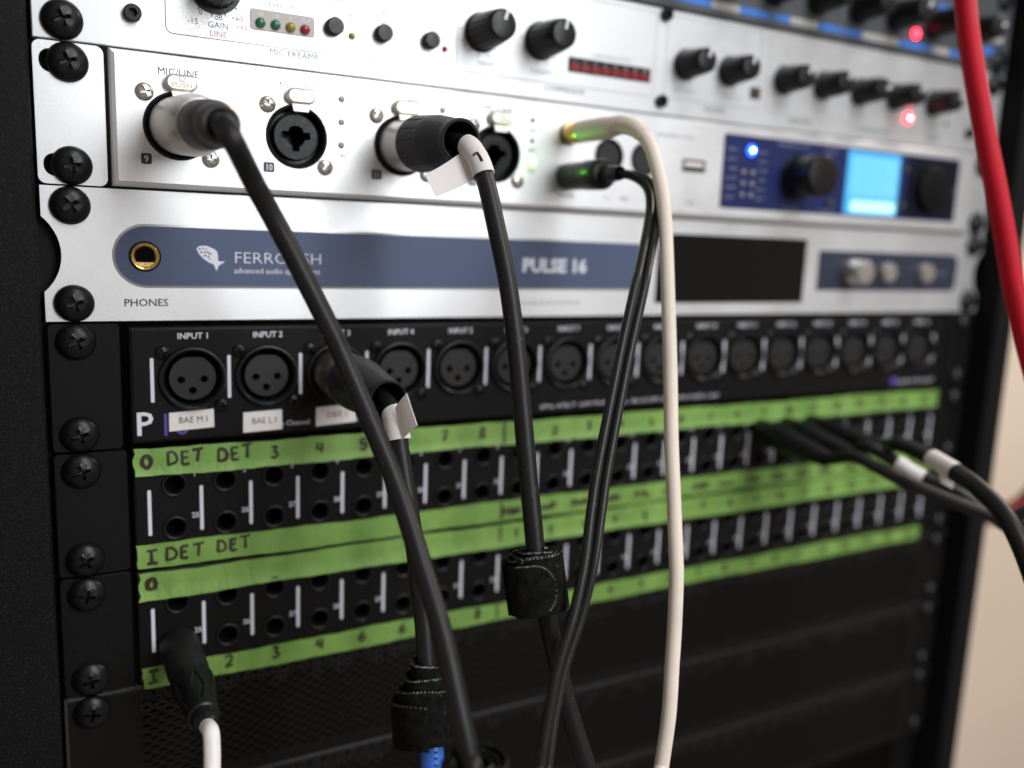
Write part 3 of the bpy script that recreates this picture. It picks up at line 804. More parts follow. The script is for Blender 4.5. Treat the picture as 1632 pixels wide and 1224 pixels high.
    bm_ = MB().lathe((0, 0, 0), (0, 1, 0), [(0, 5.2), (-4.0, 5.1), (-4.8, 4.6), (-5.0, 0.001)], 36).mesh('push_button', NICKEL, 40)
    for x in (400.5, 431.6): put('push_button', bm_, cs, (x, -0.35, 22.0))
    p = Print(); p.smear(444, 452, 21.5, 1.8, -0.42, 3); p.put(PRINTL, cs)
unit_converter()

# ------------------------------------------------------------------ black ears shared by the lower units
def black_ears(u, z0, z1, e=23.2):
    for xa, xb in ((0.3, e), (482.6 - e, 482.3)):
        MB().prism(rrect(xa, xb, z0, z1, 1.6, 4), 0, 3, True, 0.3).put('rack_ear', PANELB, u)
YF = -1.2

# ------------------------------------------------------------------ sixteen way XLR panel
XP = [45.4 + 25.93 * k for k in range(16)]
def unit_xlr():
    z0, z1 = -43.9, -0.7
    u = empty('connector_panel', (241.3, 0, z0), 'black panel of sixteen round microphone sockets with white label stickers', 'connector panel')
    black_ears(u, z0 - 0.2, z1 + 0.2, 22.2)
    rack_screws(u, 0)
    cols = [(x - 12.5, x + 12.5, [(x, -20.1, circ(x, -20.1, 10.9, 40))]) for x in XP]
    panel(MB(), 24.6, 457.9, z0 + 1.0, z1 - 1.0, YF, 3.2, cols, ch=1.3, depth=3).put('face_plate', PANELB, u, recalc=False)
    sh = MB().lathe((0, 0, 0), (0, 1, 0), [(1.0, 11.4), (-1.3, 11.4), (-1.9, 11.0), (-2.0, 10.5), (-1.6, 9.9), (-0.6, 9.5), (7, 9.3), (7, 7.0)], 56).mesh('microphone_socket', BLKPL, 40)
    # insert with three pin holes
    M = MB(); r_ = 7.9
    def arc(a0, a1, n=10):
        out = []
        for i in range(n + 1):
            a = math.radians(a0 + (a1 - a0) * i / n); x, z = r_ * math.cos(a), r_ * math.sin(a)
            out.append((x, min(z, 7.35)))
        return out
    pins = [(-3.9, -0.7), (3.9, -0.7), (-0.1, -4.6)]
    for (px_, pz_), (a0, a1) in zip(pins, ((90, 225), (-45, 90), (225, 315))):
        M.ringfill([(0, 0)] + arc(a0, a1), circ(px_, pz_, 1.45, 16), (px_, pz_), 0.4, 3.0)
    full = [(x, z) for x, z in arc(0, 360, 40)][:-1]
    b = len(M.v); n = len(full)
    M.v += [(x, 0.4, z) for x, z in full] + [(x, 6.8, z) for x, z in full]
    for i in range(n): M.f.append((b + i, b + n + i, b + n + (i + 1) % n, b + (i + 1) % n))
    im = M.mesh('socket_insert', INSERT, 40, False)
    gm = MB().lathe((0, 0, 0), (0, 1, 0), [(3.3, 1.42), (1.0, 1.42), (0.85, 1.2), (3.3, 1.05)], 14).mesh('gold_contact', GOLD, 40)
    bkm = MB().poly([(x, 6.9, z) for x, z in circ(0, 0, 9.5, 28)]).mesh('socket_floor', DEEP, 0)
    for k, x in enumerate(XP):
        s_ = put('microphone_socket', sh, u, (x, YF, -20.1))
        put('socket_insert', im, s_, (x, YF, -20.1)); [put('gold_contact', gm, s_, (x + a_, YF, -20.1 + b_)) for a_, b_ in pins]; put('socket_floor', bkm, s_, (x, YF, -20.1))
        for dx, dz in ((-9.9, 9.3), (9.8, -10.3)): put('socket_screw', SMB[(k + (dx > 0)) % 3], s_, (x + dx, YF, -20.1 + dz))
    y = YF - 0.07
    dl = MB().prism(rrect(-0.6, 0.6, 0, 15.6, 0.3, 2), -0.08, 0, False).mesh('divider_line', PRINTW, 0)
    for k in range(17): put('divider_line', dl, u, (31.9 + 25.93 * k, YF, -27.9 if k else -28.2))
    p = Print()
    for k, x in enumerate(XP): p.text('INPUT %d' % (k + 1), x + 0.4, -6.1, 2.1, y, bold=0.012)
    p.text('P', 25.9, -39.6, 8.2, y, 'LEFT', bold=0.012, wide=1.0)
    p.text('Sixteen Channel', 69.5, -39.6, 1.9, y, 'LEFT')
    p.smear(96, 118, -39.6, 1.7, y, 8); p.smear(189, 290, -39.9, 2.0, y, 9); p.smear(421, 450, -39.6, 2.4, y, 10)
    p.put(PRINTW, u)
    v = Print(); v.text('16', 33.2, -40.4, 8.2, y, 'LEFT', bold=-0.005, wide=0.92); v.shape([(414.5, -40), (420, -40), (420, -36), (414.5, -36)], y); v.put(PRINTV, u)
    r = random.Random(3)
    for (x0_, x1_, zt, zb, t, tilt) in ((37.0, 52.3, -31.9, -38.6, 'BAE M I', 0.6), (62.5, 76.8, -33.5, -41.0, 'BAE L I', 0.4), (89.6, 105.5, -33.0, -40.3, 'DBX 1', 0.8), (116, 127, -30.5, -37.5, None, 0.6)):
        M = MB().prism([(x0_, zb - tilt / 2), (x1_, zb + tilt / 2), (x1_ - 0.1, zt + tilt / 2), (x0_ + 0.1, zt - tilt / 2)], YF - 0.25, YF, False)
        st = M.put('label_sticker', STICK, u)
        if t:
            q = Print(); q.text(t, (x0_ + x1_) / 2 + 0.5, (zt + zb) / 2 - 0.9, 2.3, YF - 0.31, wide=0.92); q.put(INKB, st)
unit_xlr()

# ------------------------------------------------------------------ patchbays with green tape
GL = {  # hand-lettered strokes in a unit box
    'O': [[(0.5, 1), (0.15, 0.8), (0.05, 0.45), (0.3, 0.05), (0.7, 0.05), (0.95, 0.5), (0.8, 0.9), (0.45, 1.0), (0.25, 0.7), (0.2, 0.4), (0.5, 0.12), (0.82, 0.5), (0.6, 0.88)]],
    'I': [[(0.1, 0.95), (0.9, 1.0)], [(0.5, 0.98), (0.48, 0.05)], [(0.1, 0.05), (0.9, 0.08)]],
    'D': [[(0.15, 1), (0.12, 0)], [(0.1, 0.97), (0.6, 0.95), (0.95, 0.6), (0.8, 0.2), (0.1, 0.02)]],
    'E': [[(0.15, 1), (0.15, 0)], [(0.12, 0.98), (0.85, 1.0)], [(0.15, 0.5), (0.75, 0.55)], [(0.12, 0.02), (0.9, 0.05)]],
    'T': [[(0.0, 0.93), (1.0, 1.02)], [(0.55, 0.97), (0.5, 0.0)]],
    '1': [[(0.3, 0.8), (0.55, 1.0), (0.5, 0.0)]],
    '2': [[(0.1, 0.8), (0.5, 1.0), (0.85, 0.75), (0.5, 0.35), (0.05, 0.02), (0.95, 0.08)]],
    '3': [[(0.15, 0.95), (0.75, 0.95), (0.5, 0.58), (0.85, 0.35), (0.6, 0.03), (0.1, 0.08)]],
    '4': [[(0.25, 1.0), (0.1, 0.45), (0.85, 0.5)], [(0.75, 0.95), (0.65, 0.0)]],
    '5': [[(0.85, 1.0), (0.2, 0.95), (0.2, 0.55), (0.7, 0.55), (0.85, 0.25), (0.5, 0.02), (0.1, 0.1)]],
    '6': [[(0.8, 1.0), (0.3, 0.7), (0.1, 0.25), (0.5, 0.0), (0.85, 0.25), (0.5, 0.5), (0.15, 0.3)]],
    '7': [[(0.1, 0.95), (0.9, 1.0), (0.45, 0.0)], [(0.25, 0.5), (0.8, 0.52)]],
    '8': [[(0.5, 0.52), (0.2, 0.75), (0.5, 1.0), (0.8, 0.75), (0.5, 0.52), (0.12, 0.25), (0.5, 0.0), (0.88, 0.25), (0.5, 0.52)]],
    '9': [[(0.8, 0.75), (0.5, 1.0), (0.2, 0.75), (0.5, 0.5), (0.8, 0.75), (0.7, 0.0)]],
    '0': [[(0.5, 1), (0.15, 0.6), (0.3, 0.05), (0.75, 0.2), (0.85, 0.7), (0.5, 1.0)]],
    '|': [[(0.5, 1.25), (0.5, -0.25)]],
}
LIFT = {1: (-52.2, -54.2), 3: (-97.4, -99.6)}     # lower edges that ride over the socket rims
def tape_y(x, z, seed):
    a, b = LIFT.get(seed, (-999, -1000)); t = min(1, max(0, (a - z) / (a - b)))
    return YF - 0.75 * t * t * (3 - 2 * t) - 0.35 - 0.10 * math.sin(x * 0.11 + seed) - 0.07 * math.sin(x * 0.31 + z * 0.5 + seed * 2) - 0.05 * math.sin(z * 0.9 + seed)
def tape_strip(u, zt, zb, x0, x1, seed, label, wob=0.5, tilt=0.0):
    r = random.Random(seed); nx, nz = 150, 5
    ph = [r.uniform(0, 6) for _ in range(6)]
    et = lambda x: zt + tilt * (x - x0) / 430 + wob * (0.5 * math.sin(x * 0.05 + ph[0]) + 0.35 * math.sin(x * 0.17 + ph[1]) + 0.2 * math.sin(x * 0.6 + ph[2]))
    eb = lambda x: zb + tilt * (x - x0) / 430 + wob * (0.5 * math.sin(x * 0.045 + ph[3]) + 0.35 * math.sin(x * 0.15 + ph[4]) + 0.2 * math.sin(x * 0.7 + ph[5]))
    jag = [[r.uniform(-0.5, 0.5) for _ in range(nz + 1)] for _ in range(2)]
    M = MB()
    P = lambda i, k: None
    def pt(i, k):
        x = x0 + (x1 - x0) * i / nx
        if i == 0: x += jag[0][k]
        if i == nx: x += jag[1][k]
        z = eb(x) + (et(x) - eb(x)) * k / nz
        return x, z
    for i in range(nx + 1):
        for k in range(nz + 1):
            x, z = pt(i, k); M.v.append((x, tape_y(x, z, seed), z))
    W = nz + 1
    for i in range(nx):
        for k in range(nz): M.f.append((i * W + k, (i + 1) * W + k, (i + 1) * W + k + 1, i * W + k + 1))
    # thin edge back towards the panel
    rim = [i * W for i in range(nx + 1)] + [nx * W + k for k in range(1, W)] + [i * W + nz for i in range(nx - 1, -1, -1)] + [k for k in range(nz - 1, 0, -1)]
    b = len(M.v)
    for q in rim: x, y, z = M.v[q]; M.v.append((x, y + 0.16, z))
    for a in range(len(rim)):
        c = (a + 1) % len(rim); M.f.append((rim[a], b + a, b + c, rim[c]))
    return M.put('tape_strip', TAPE, u, label, 40)
def write_on(tape, items, seed):
    r = random.Random(seed * 13 + 1); M = MB()
    for ch, x, z, wd, h in items:
        if ch == '~':       # an unreadable scribbled word
            strokes = []
            xx = 0
            for _ in range(3):
                strokes.append([(xx + r.uniform(0, .1), r.uniform(.7, 1)), (xx + r.uniform(0, .1), r.uniform(0, .2)), (xx + .22, r.uniform(.3, .9)), (xx + .25, r.uniform(0, .3))]); xx += .36
        else: strokes = GL[ch]
        for st in strokes:
            pts = [Vector((x + (a - 0.5) * wd + r.uniform(-.06, .06) * wd, z + b_ * h + r.uniform(-.04, .04) * h)) for a, b_ in st]
            pts = [p.to_2d() for p in pen([(p.x, p.y, 0) for p in pts], 4 if len(pts) > 2 else 3)]
            wdt = r.uniform(0.9, 1.3)
            prev = None
            for i, p in enumerate(pts):
                t = (pts[min(i + 1, len(pts) - 1)] - pts[max(i - 1, 0)]); t = t.normalized() if t.length > 0 else Vector((1, 0))
                nrm = Vector((-t.y, t.x)) * wdt * 0.5 * (0.85 + 0.3 * r.random())
                a, b_ = p + nrm, p - nrm
                ia = M.vert((a.x, tape_y(a.x, a.y, seed) - 0.10, a.y)); ib = M.vert((b_.x, tape_y(b_.x, b_.y, seed) - 0.10, b_.y))
                if prev: M.face((prev[0], prev[1], ib, ia))
                prev = (ia, ib)
    M.put('handwriting', INK, tape, smooth=0, recalc=False)['kind'] = 'stuff'
JX = [38.3 + 17.62 * k for k in range(24)]
jack_ring = MB().lathe((0, 0, 0), (0, 1, 0), [(0.6, 4.55), (-0.45, 4.5), (-0.75, 4.2), (-0.75, 3.75), (-0.35, 3.35), (0.4, 3.2), (7, 3.1)], 32).mesh('jack_socket', BLKPL, 50)
jack_floor = MB().poly([(x, 7, z) for x, z in circ(0, 0, 3.3, 20)]).mesh('jack_floor', DEEP, 0)
div_mesh = MB().prism(rrect(-0.6, 0.6, 0, 16.8, 0.4, 3), -0.08, 0, False).mesh('divider_line', PRINTW, 0)
def patchbay(zt, label, num_top, num_bot, seed):
    z0, z1 = zt - 44.1, zt - 0.35
    u = empty('patchbay', (241.3, 0, z0), label, 'patchbay', 'taped patchbays')
    black_ears(u, z0, z1)
    rack_screws(u, zt)
    ra, rb = zt - 14.0, zt - 30.1
    cols = [(x - 7, x + 7, [(x, ra, circ(x, ra, 4.4, 20)), (x, rb, circ(x, rb, 4.4, 20))]) for x in JX]
    panel(MB(), 24.7, 457.7, z0 + 0.3, z1 - 0.3, YF, 3.1, cols, ch=0.9, depth=3).put('face_plate', PANELB, u, recalc=False)
    for x in JX:
        for z in (ra, rb):
            j = put('jack_socket', jack_ring, u, (x, YF, z)); put('jack_floor', jack_floor, j, (x, YF, z))
    for k in range(25): put('divider_line', div_mesh, u, (29.8 + 17.62 * k, YF, zt - 32.0))
    p = Print()
    for k, x in enumerate(JX):
        p.text(str(num_top + k), x + 6.9, zt - 11.6, 1.9, YF - 0.07); p.text(str(num_bot + k), x + 7.0, zt - 27.0, 1.9, YF - 0.07, bold=0.01)
    p.put(PRINTW, u)
    return u
pa = patchbay(-44.45, 'upper patchbay with DET handwritten on both of its green tape strips', 1, 25, 1)
h_ = 4.6
t1 = tape_strip(pa, -44.6, -54.4, 25.2, 456, 1, 'green tape strip reading O DET DET 3 4 5')
it = [('O', 29.3, -51.8, 4.0, 5.0), ('D', 37.6, -51.0, 3.6, 4.8), ('E', 42.2, -51.2, 3.2, 4.8), ('T', 46.4, -50.6, 3.8, 4.9), ('D', 55.0, -51.2, 3.6, 4.6), ('E', 59.5, -51.2, 3.2, 4.8), ('T', 63.6, -50.6, 3.6, 5.0)]
it += [(c, 73.9 + 17.4 * i, -51.6 + 0.15 * i, 3.4, 4.4) for i, c in enumerate('345678')] + [('|', 171.3, -52.0, 2, 6.0)]
def numbers(x0, n0, n1, z, wd=2.4, h=3.8):
    out = []
    for n in range(n0, n1 + 1):
        x = x0 + 17.62 * (n - n0)
        for i, c in enumerate(str(n)): out.append((c, x + (i - (len(str(n)) - 1) / 2) * 2.8, z + random.uniform(-.5, .5), wd * random.uniform(.85, 1.15), h * random.uniform(.8, 1.1)))
    return out
it += numbers(179.3, 1, 16, -51.4)
write_on(t1, it, 1)
t2 = tape_strip(pa, -79.7, -88.7, 25.2, 455.5, 2, 'green tape strip reading I DET DET')
it = [('I', 30.0, -87.0, 4.2, 5.2), ('D', 36.4, -86.4, 3.8, 4.8), ('E', 41.2, -86.4, 3.2, 4.8), ('T', 45.8, -86.0, 4.0, 4.8), ('D', 54.0, -85.8, 3.4, 4.6), ('E', 58.4, -85.8, 3.0, 4.5), ('T', 62.6, -85.4, 3.6, 4.8), ('|', 171.3, -86.4, 2, 5.0)]
it += [('~', 176.5 + 17.62 * i, -86.4, 9.0, 4.0) for i in range(16)]
write_on(t2, it, 2)
pb_ = patchbay(-88.9, 'lower patchbay with handwritten numbers along its bottom tape strip', 1, 25, 5)
t3 = tape_strip(pb_, -90.4, -100.4, 25.6, 455.5, 3, 'green tape strip with a lone O at its left end', tilt=0.6)
write_on(t3, [('O', 29.6, -97.2, 4.0, 4.8), ('|', 171.3, -97, 2, 5.0)] + numbers(179.3, 1, 16, -97.2), 3)
t4 = tape_strip(pb_, -126.4, -134.6, 25.8, 454, 4, 'green tape strip along the bottom edge with handwritten numbers')
write_on(t4, [('I', 29.4, -132.6, 4.2, 4.8)] + [(c, 56.3 + 17.55 * i, -131.8, 3.2, 4.4) for i, c in enumerate('2346678')] + [('|', 171.3, -131.8, 2, 5)] + numbers(179.3, 1, 16, -131.8), 4)

# ------------------------------------------------------------------ perforated vent panels
def vent(zt, label, holes=True):
    z0, z1 = zt - 44.2, zt - 0.3
    u = empty('vent_panel', (241.3, 0, z0), label, 'vent panel', 'black vent panels')
    M = MB()
    x0, x1, za, zb = 24.0, 458.6, z0 + 5.2, z1 - 2.8
    y = 0.0
    # solid rim and ears
    M.quad(0.3, x0, z0, z1, y); M.quad(x1, 482.3, z0, z1, y); M.quad(x0, x1, z0, za, y); M.quad(x0, x1, zb, z1, y)
    for a, b in (((0.3, z0), (482.3, z0)), ((482.3, z0), (482.3, z1)), ((482.3, z1), (0.3, z1)), ((0.3, z1), (0.3, z0))):
        M.poly([(a[0], y, a[1]), (b[0], y, b[1]), (b[0], 3, b[1]), (a[0], 3, a[1])])
    # rolled upper lip that catches the light
    MB().lathe((0.3, 1.2, z1 - 1.0), (1, 0, 0), [(0, 0.01), (0, 1.45), (482, 1.45), (482, 0.01)], 12).put('panel_lip', VENTLIP, u)
    MB().box(0.0, 0.9, -0.25, 2.9, z0, z1 - 0.3).put('worn_edge', WORN, u)
    B_ = MB()
    for k in range(82):
        xk = x0 + 2.6 + k * 5.3
        for row in range(3):
            if row and random.random() > (0.5 if row == 1 else 0.25): continue
            ct = [(xk + (2.65 if row % 2 else 0) + 1.75 * math.cos(2 * math.pi * i / 10), -0.1, z1 - 4.0 - row * 2.3 + 1.35 * math.sin(2 * math.pi * i / 10)) for i in range(11)]
            B_.tube([Vector(p) for p in ct], 0.33, 5, False)
    B_.put('raised_rims', VENTLIP, u, smooth=60)['kind'] = 'stuff'
    M.put('panel_rim', PANELV, u, recalc=False)
    px, pz = 5.3, 1.75; nr = int((zb - za) / pz); pz = (zb - za) / nr
    G = MB(); nc = int((x1 - x0) / px); px = (x1 - x0) / nc
    rh = 0.62; seg = 8
    for r in range(nr):
        zc = za + (r + 0.5) * pz; off = 0.5 if r % 2 else 0.0
        for c in range(nc + (1 if off else 0)):
            xa = max(x0, x0 + (c - off) * px); xb = min(x1, x0 + (c + 1 - off) * px)
            if xb - xa < px * 0.9: G.quad(xa, xb, zc - pz / 2, zc + pz / 2, y); continue
            xc = (xa + xb) / 2
            b = len(G.v)
            cs = [(math.cos(math.pi / 4 + 2 * math.pi * i / seg), math.sin(math.pi / 4 + 2 * math.pi * i / seg)) for i in range(seg)]
            sq = [(xb, zc + pz / 2), (xc, zc + pz / 2), (xa, zc + pz / 2), (xa, zc), (xa, zc - pz / 2), (xc, zc - pz / 2), (xb, zc - pz / 2), (xb, zc)]
            for (sx, sz), (cx, cz) in zip(sq, cs):
                G.v += [(sx, y, sz), (xc + cx * rh * 2.9, y - 0.10, zc + cz * rh * 1.05), (xc + cx * rh * 2.7, y + 1.2, zc + cz * rh * 0.95)]
            for i in range(seg):
                j = (i + 1) % seg
                G.f.append((b + 3 * i, b + 3 * j, b + 3 * j + 1, b + 3 * i + 1)); G.f.append((b + 3 * i + 1, b + 3 * j + 1, b + 3 * j + 2, b + 3 * i + 2))
    pm = G.put('perforated_mesh', PANELV, u, smooth=30, recalc=False); pm['kind'] = 'stuff'
    MB().box(24, 458, 5.0, 5.3, z0 + 1, z1 - 1).put('dark_backing', DEEP, u)  # black sheet added so the holes look dark inside
    rack_screws(u, zt)
vent(-133.35, 'black perforated vent panel directly below the lower patchbay')
vent(-177.8, 'second black perforated vent panel, under the first vent panel')
vent(-222.25, 'lowest black vent panel, only its upper right visible at the bottom edge')

# ------------------------------------------------------------------ cables
def cable(name, pts, dia, material, parent, n=22, label=None):
    P = path(pts)
    MB().tube(P, dia / 2, n).put(name, material, parent, label, 60)
    return P
def base_of(P): return P
def down(p, dx=6.0, dy=0.0):
    """the rest of a cable that hangs on below the frame"""
    p = Vector(p); return [p + Vector((dx, dy, -90)), p + Vector((dx * 1.8, dy * 1.6, -200)), p + Vector((dx * 2, dy * 1.8, -330))]
# 1. nickel plug in the first combo socket
o = empty('microphone_cable', (42.1, YB, 65.5), 'thick black cable with nickel plug and grey boot in socket 9', 'cable', 'microphone cables')
ax = Vector((0.02, -1, -0.075)).normalized(); P0 = Vector((42.1, YB, 65.7))
MB().lathe(P0, ax, [(-2, 9.3), (20, 9.4), (30, 9.35), (36, 8.7), (40.6, 7.75), (41.2, 7.6), (41.3, 7.0)], 56).put('plug_shell', NICKEL, o)
MB().lathe(P0, ax, [(40.8, 6.8), (41.0, 7.35), (48, 7.2), (58.5, 6.75), (59.3, 6.4), (59.6, 6.15), (60.0, 6.2), (64, 5.75), (66.5, 5.4), (67.3, 4.9), (67.2, 4.2), (65.0, 3.1)], 56).put('plug_boot', BOOTG, o)
st = P0 + ax * 58; en = P0 + ax * 65.5
def d_of(p): return float(R[2] @ (np.array(p) - CAM))
pts1 = [(358, 200, d_of(en) - 6), (372, 226, d_of(en) - 8), (390, 262, 242), (405, 292, 248), (430, 338, 255), (462, 397, 260), (504, 480, 264), (531, 534, 266), (552, 582, 267), (609, 716, 265), (632, 775, 263), (649, 825, 260), (672, 900, 255), (705, 1010, 247), (733, 1138, 240), (747, 1205, 238), (760, 1290, 236)]
P = pen([st, en] + [at(*p) for p in pts1] + down(at(*pts1[-1]), 8))
MB().tube(P, 3.08, 24).put('cable_jacket', CABLE, o, smooth=60); C1 = P
# 2. ribbed black boot in the third combo socket, flag label 1
o = empty('microphone_cable', (121.6, YB, 65.5), 'black cable with ribbed black plug and white flag label numbered 1', 'cable', 'microphone cables')
ax = Vector((0.0, -1, -0.035)).normalized(); P0 = Vector((121.6, YB, 65.6))
MB().lathe(P0, ax, [(-2, 9.4), (17.2, 9.4), (17.6, 9.1)], 56).put('plug_shell', NICKEL, o)
def rib(t, th):
    if 19.5 < t < 33.5: return 1.0 - 0.035 * (1 if math.cos(14 * th) > 0.82 else 0)
    return 1.0
bt = MB(); prof = [(17.0, 8.6), (17.4, 9.5), (18.6, 9.9)] + [(t, 10.0 - 0.05 * (t - 19)) for t in np.linspace(19, 34, 8)] + [(34.3, 9.25), (34.8, 9.2), (42, 8.2), (48.5, 7.1), (50, 7.0), (51.2, 7.25), (52.1, 7.2), (52.4, 6.7), (52.2, 6.1), (51.2, 5.75), (38, 4.8), (38, 0.001)]
bt.lathe(P0, ax, prof, 112, rib).put('plug_boot', BLKMAT, o)
pts2 = [(746, 233, 287), (757, 246, 285), (766, 264, 283.5), (777, 300, 282), (790, 358, 281), (808, 445, 280), (822, 545, 279), (832, 650, 278), (841, 750, 277), (851, 850, 276), (858, 930, 275.5), (873, 990, 276), (889, 1060, 279), (907, 1132, 281), (936, 1224, 283), (956, 1290, 285)]
P = pen([P0 + ax * 36, P0 + ax * 46] + [at(*p) for p in pts2] + down(at(*pts2[-1]), 14))
MB().tube(P, 3.0, 24).put('cable_jacket', CABLE, o, smooth=60); C2 = P
# flag label: wrapped band then the two stuck tails
def flag_label(parent, P, s0, s1, tail, ink=None, r=3.35, a0=0.0):
    """band round the cable between curve indices s0..s1, tail = far corner points (top, bottom) of the flag"""
    M = MB(); n = 26; rings = []
    for i in range(s0, s1 + 1):
        T = (P[i + 1] - P[i - 1]).normalized()
        tc = Vector(CAM) - P[i]; tc = (tc - T * tc.dot(T)).normalized()
        sd = T.cross(tc).normalized()
        rings.append([P[i] + (tc * math.cos(2 * math.pi * k / n) + sd * math.sin(2 * math.pi * k / n)) * r for k in range(n)])
    b = len(M.v)
    for rg in rings: M.v += [tuple(q) for q in rg]
    for a in range(len(rings) - 1):
        for k in range(n):
            j = (k + 1) % n; M.f.append((b + a * n + k, b + a * n + j, b + (a + 1) * n + j, b + (a + 1) * n + k))
    return M, rings
def flag_tail(M, A, B, tA, tB, th=0.28, bend=1.2, n=8):
    """two-ply paper tail from edge A-B to edge tA-tB"""
    nrm = (B - A).cross(tA - A).normalized()
    b = len(M.v)
    for i in range(n + 1):
        t = i / n; off = nrm * (bend * math.sin(math.pi * t) )
        a, c = A.lerp(tA, t) + off, B.lerp(tB, t) + off
        for q in (a - nrm * th / 2, c - nrm * th / 2, c + nrm * th / 2, a + nrm * th / 2): M.v.append(tuple(q))
    for i in range(n):
        for k in range(4):
            j = (k + 1) % 4; M.f.append((b + 4 * i + k, b + 4 * i + j, b + 4 * i + 4 + j, b + 4 * i + 4 + k))
    M.f.append((b, b + 1, b + 2, b + 3)); M.f.append((b + 4 * n, b + 4 * n + 1, b + 4 * n + 2, b + 4 * n + 3))
def nearest(P, uv):
    def prj(p):
        c = R @ (np.array(p) - CAM); return np.array([FPX * c[0] / c[2] + 816, FPX * c[1] / c[2] + 612])
    return min(range(2, len(P) - 2), key=lambda i: float(np.hypot(*(prj(P[i]) - np.array(uv)))))
s0, s1 = nearest(C2, (743, 232)), nearest(C2, (770, 278))
M, rg = flag_label(o, C2, s0, s1, None, r=3.65)
dl = d_of(C2[s0])
flag_tail(M, at(738, 241, dl - 1.0), at(761, 282, dl - 3.0), at(677, 279, dl - 7), at(695, 313, dl - 9), bend=0.8)
fl = M.put('flag_label', PAPER, o, 'white flag label printed with a black 1', 30)
# the printed 1 bent onto the band
def prj(p):
    c = R @ (np.array(p) - CAM); return np.array([FPX * c[0] / c[2] + 816, FPX * c[1] / c[2] + 612])
def on_band(P, i, ang, r):
    T = (P[i + 1] - P[i - 1]).normalized(); tc = Vector(CAM) - P[i]; tc = (tc - T * tc.dot(T)).normalized(); sd = T.cross(tc).normalized()
    return P[i] + (tc * math.cos(ang) + sd * math.sin(ang)) * r
def band_pt(P, f, ang, r):
    i = int(f); t = f - i
    return on_band(P, i, ang, r).lerp(on_band(P, i + 1, ang, r), t)
def band_find(P, s0, s1, uv, r):
    return min(((s0 + 0.25 * k, g * 0.06) for k in range(4 * (s1 - s0)) for g in range(-20, 21)), key=lambda q: float(np.hypot(*(prj(band_pt(P, q[0], q[1], r)) - np.array(uv)))))
M = MB()
def bstroke(uv0, uv1, w_):
    q0, q1 = band_find(C2, s0, s1, uv0, 3.78), band_find(C2, s0, s1, uv1, 3.78); row = []
    pts = [band_pt(C2, q0[0] + (q1[0] - q0[0]) * k / 6, q0[1] + (q1[1] - q0[1]) * k / 6, 3.78) for k in range(7)]
    for k, p in enumerate(pts):
        t = (pts[min(k + 1, 6)] - pts[max(k - 1, 0)]).normalized(); n_ = t.cross((Vector(CAM) - p).normalized()).normalized() * w_ / 2
        row.append((M.vert(p + n_), M.vert(p - n_)))
    for (p, q), (r_, s_) in zip(row[:-1], row[1:]): M.face((p, q, s_, r_))
bstroke((759.5, 242.5), (768, 257), 0.95); bstroke((760.5, 243), (753.5, 248.5), 0.8)
M.put('printed_number', INKB, fl, smooth=0)
# 3. plug in input 3 with a blank flag label and a blue sleeve lower down
o = empty('microphone_cable', (97.3, YF, -20.1), 'black cable plugged into input 3 with a blank white flag label', 'cable', 'microphone cables')
ax = Vector((0.0, -1, -0.01)).normalized(); P0 = Vector((97.3, YF, -20.1))
MB().lathe(P0, ax, [(-2, 9.2), (19.5, 9.3), (20.0, 9.0)], 56).put('plug_shell', DKNICK, o)
def flute(t, th): return 1.0 - (0.05 * max(0, math.cos(3 * th + 1.1)) ** 6 if 30 < t < 46 else 0)
MB().lathe(P0, ax, [(19.4, 8.6), (19.8, 9.4), (22, 9.8), (30, 9.6), (38, 8.7), (46, 7.7), (54, 6.9), (56.2, 6.8), (57, 6.5), (56.8, 5.9), (55.8, 5.5), (40, 4.6), (40, 0.001)], 96, flute).put('plug_boot', BLKMAT, o)
pts3 = [(626, 655, 286), (632, 680, 284), (636, 706, 283), (645, 763, 281), (657, 841, 279), (668, 930, 277), (675, 990, 275.5), (680, 1059, 274), (684, 1120, 273), (687, 1170, 272), (690, 1300, 271)]
P = pen([P0 + ax * 38, P0 + ax * 49] + [at(*p) for p in pts3] + down(at(*pts3[-1]), 1))
MB().tube(P, 2.95, 24).put('cable_jacket', CABLE, o, smooth=60); C3 = P
s0, s1 = nearest(C3, (627, 658)), nearest(C3, (637, 703))
M, rg = flag_label(o, C3, s0, s1, None, r=4.0)
dl = d_of(C3[(s0 + s1) // 2])
flag_tail(M, at(630, 650, dl - 4), at(640, 702, dl - 4), at(648, 627, dl - 8), at(665, 678, dl - 9), bend=0.3)
M.put('flag_label', PAPER, o, 'blank white flag label', 30)
i0 = nearest(C3, (687, 1180))
MB().tube(C3[i0:i0 + 40], 3.6, 24).put('blue_sleeve', BLUET, o, smooth=60)
q = Print()
M = MB()
for k in range(6):
    c0 = C3[min(i0 + 3 + k, len(C3) - 2)]; tc = (Vector(CAM) - c0).normalized(); sx = Vector((R[0][0], R[0][1], R[0][2]))
    for sgn in (-1, 1):
        a = c0 + tc * 3.55 + sx * (1.0 + 0.5 * sgn * 0.7); M.poly([a, a + sx * 0.35, a + sx * 0.35 + Vector((0, 0, 0.9)), a + Vector((0, 0, 0.9))])
M.put('sleeve_print', INKB, o, smooth=0, recalc=False)

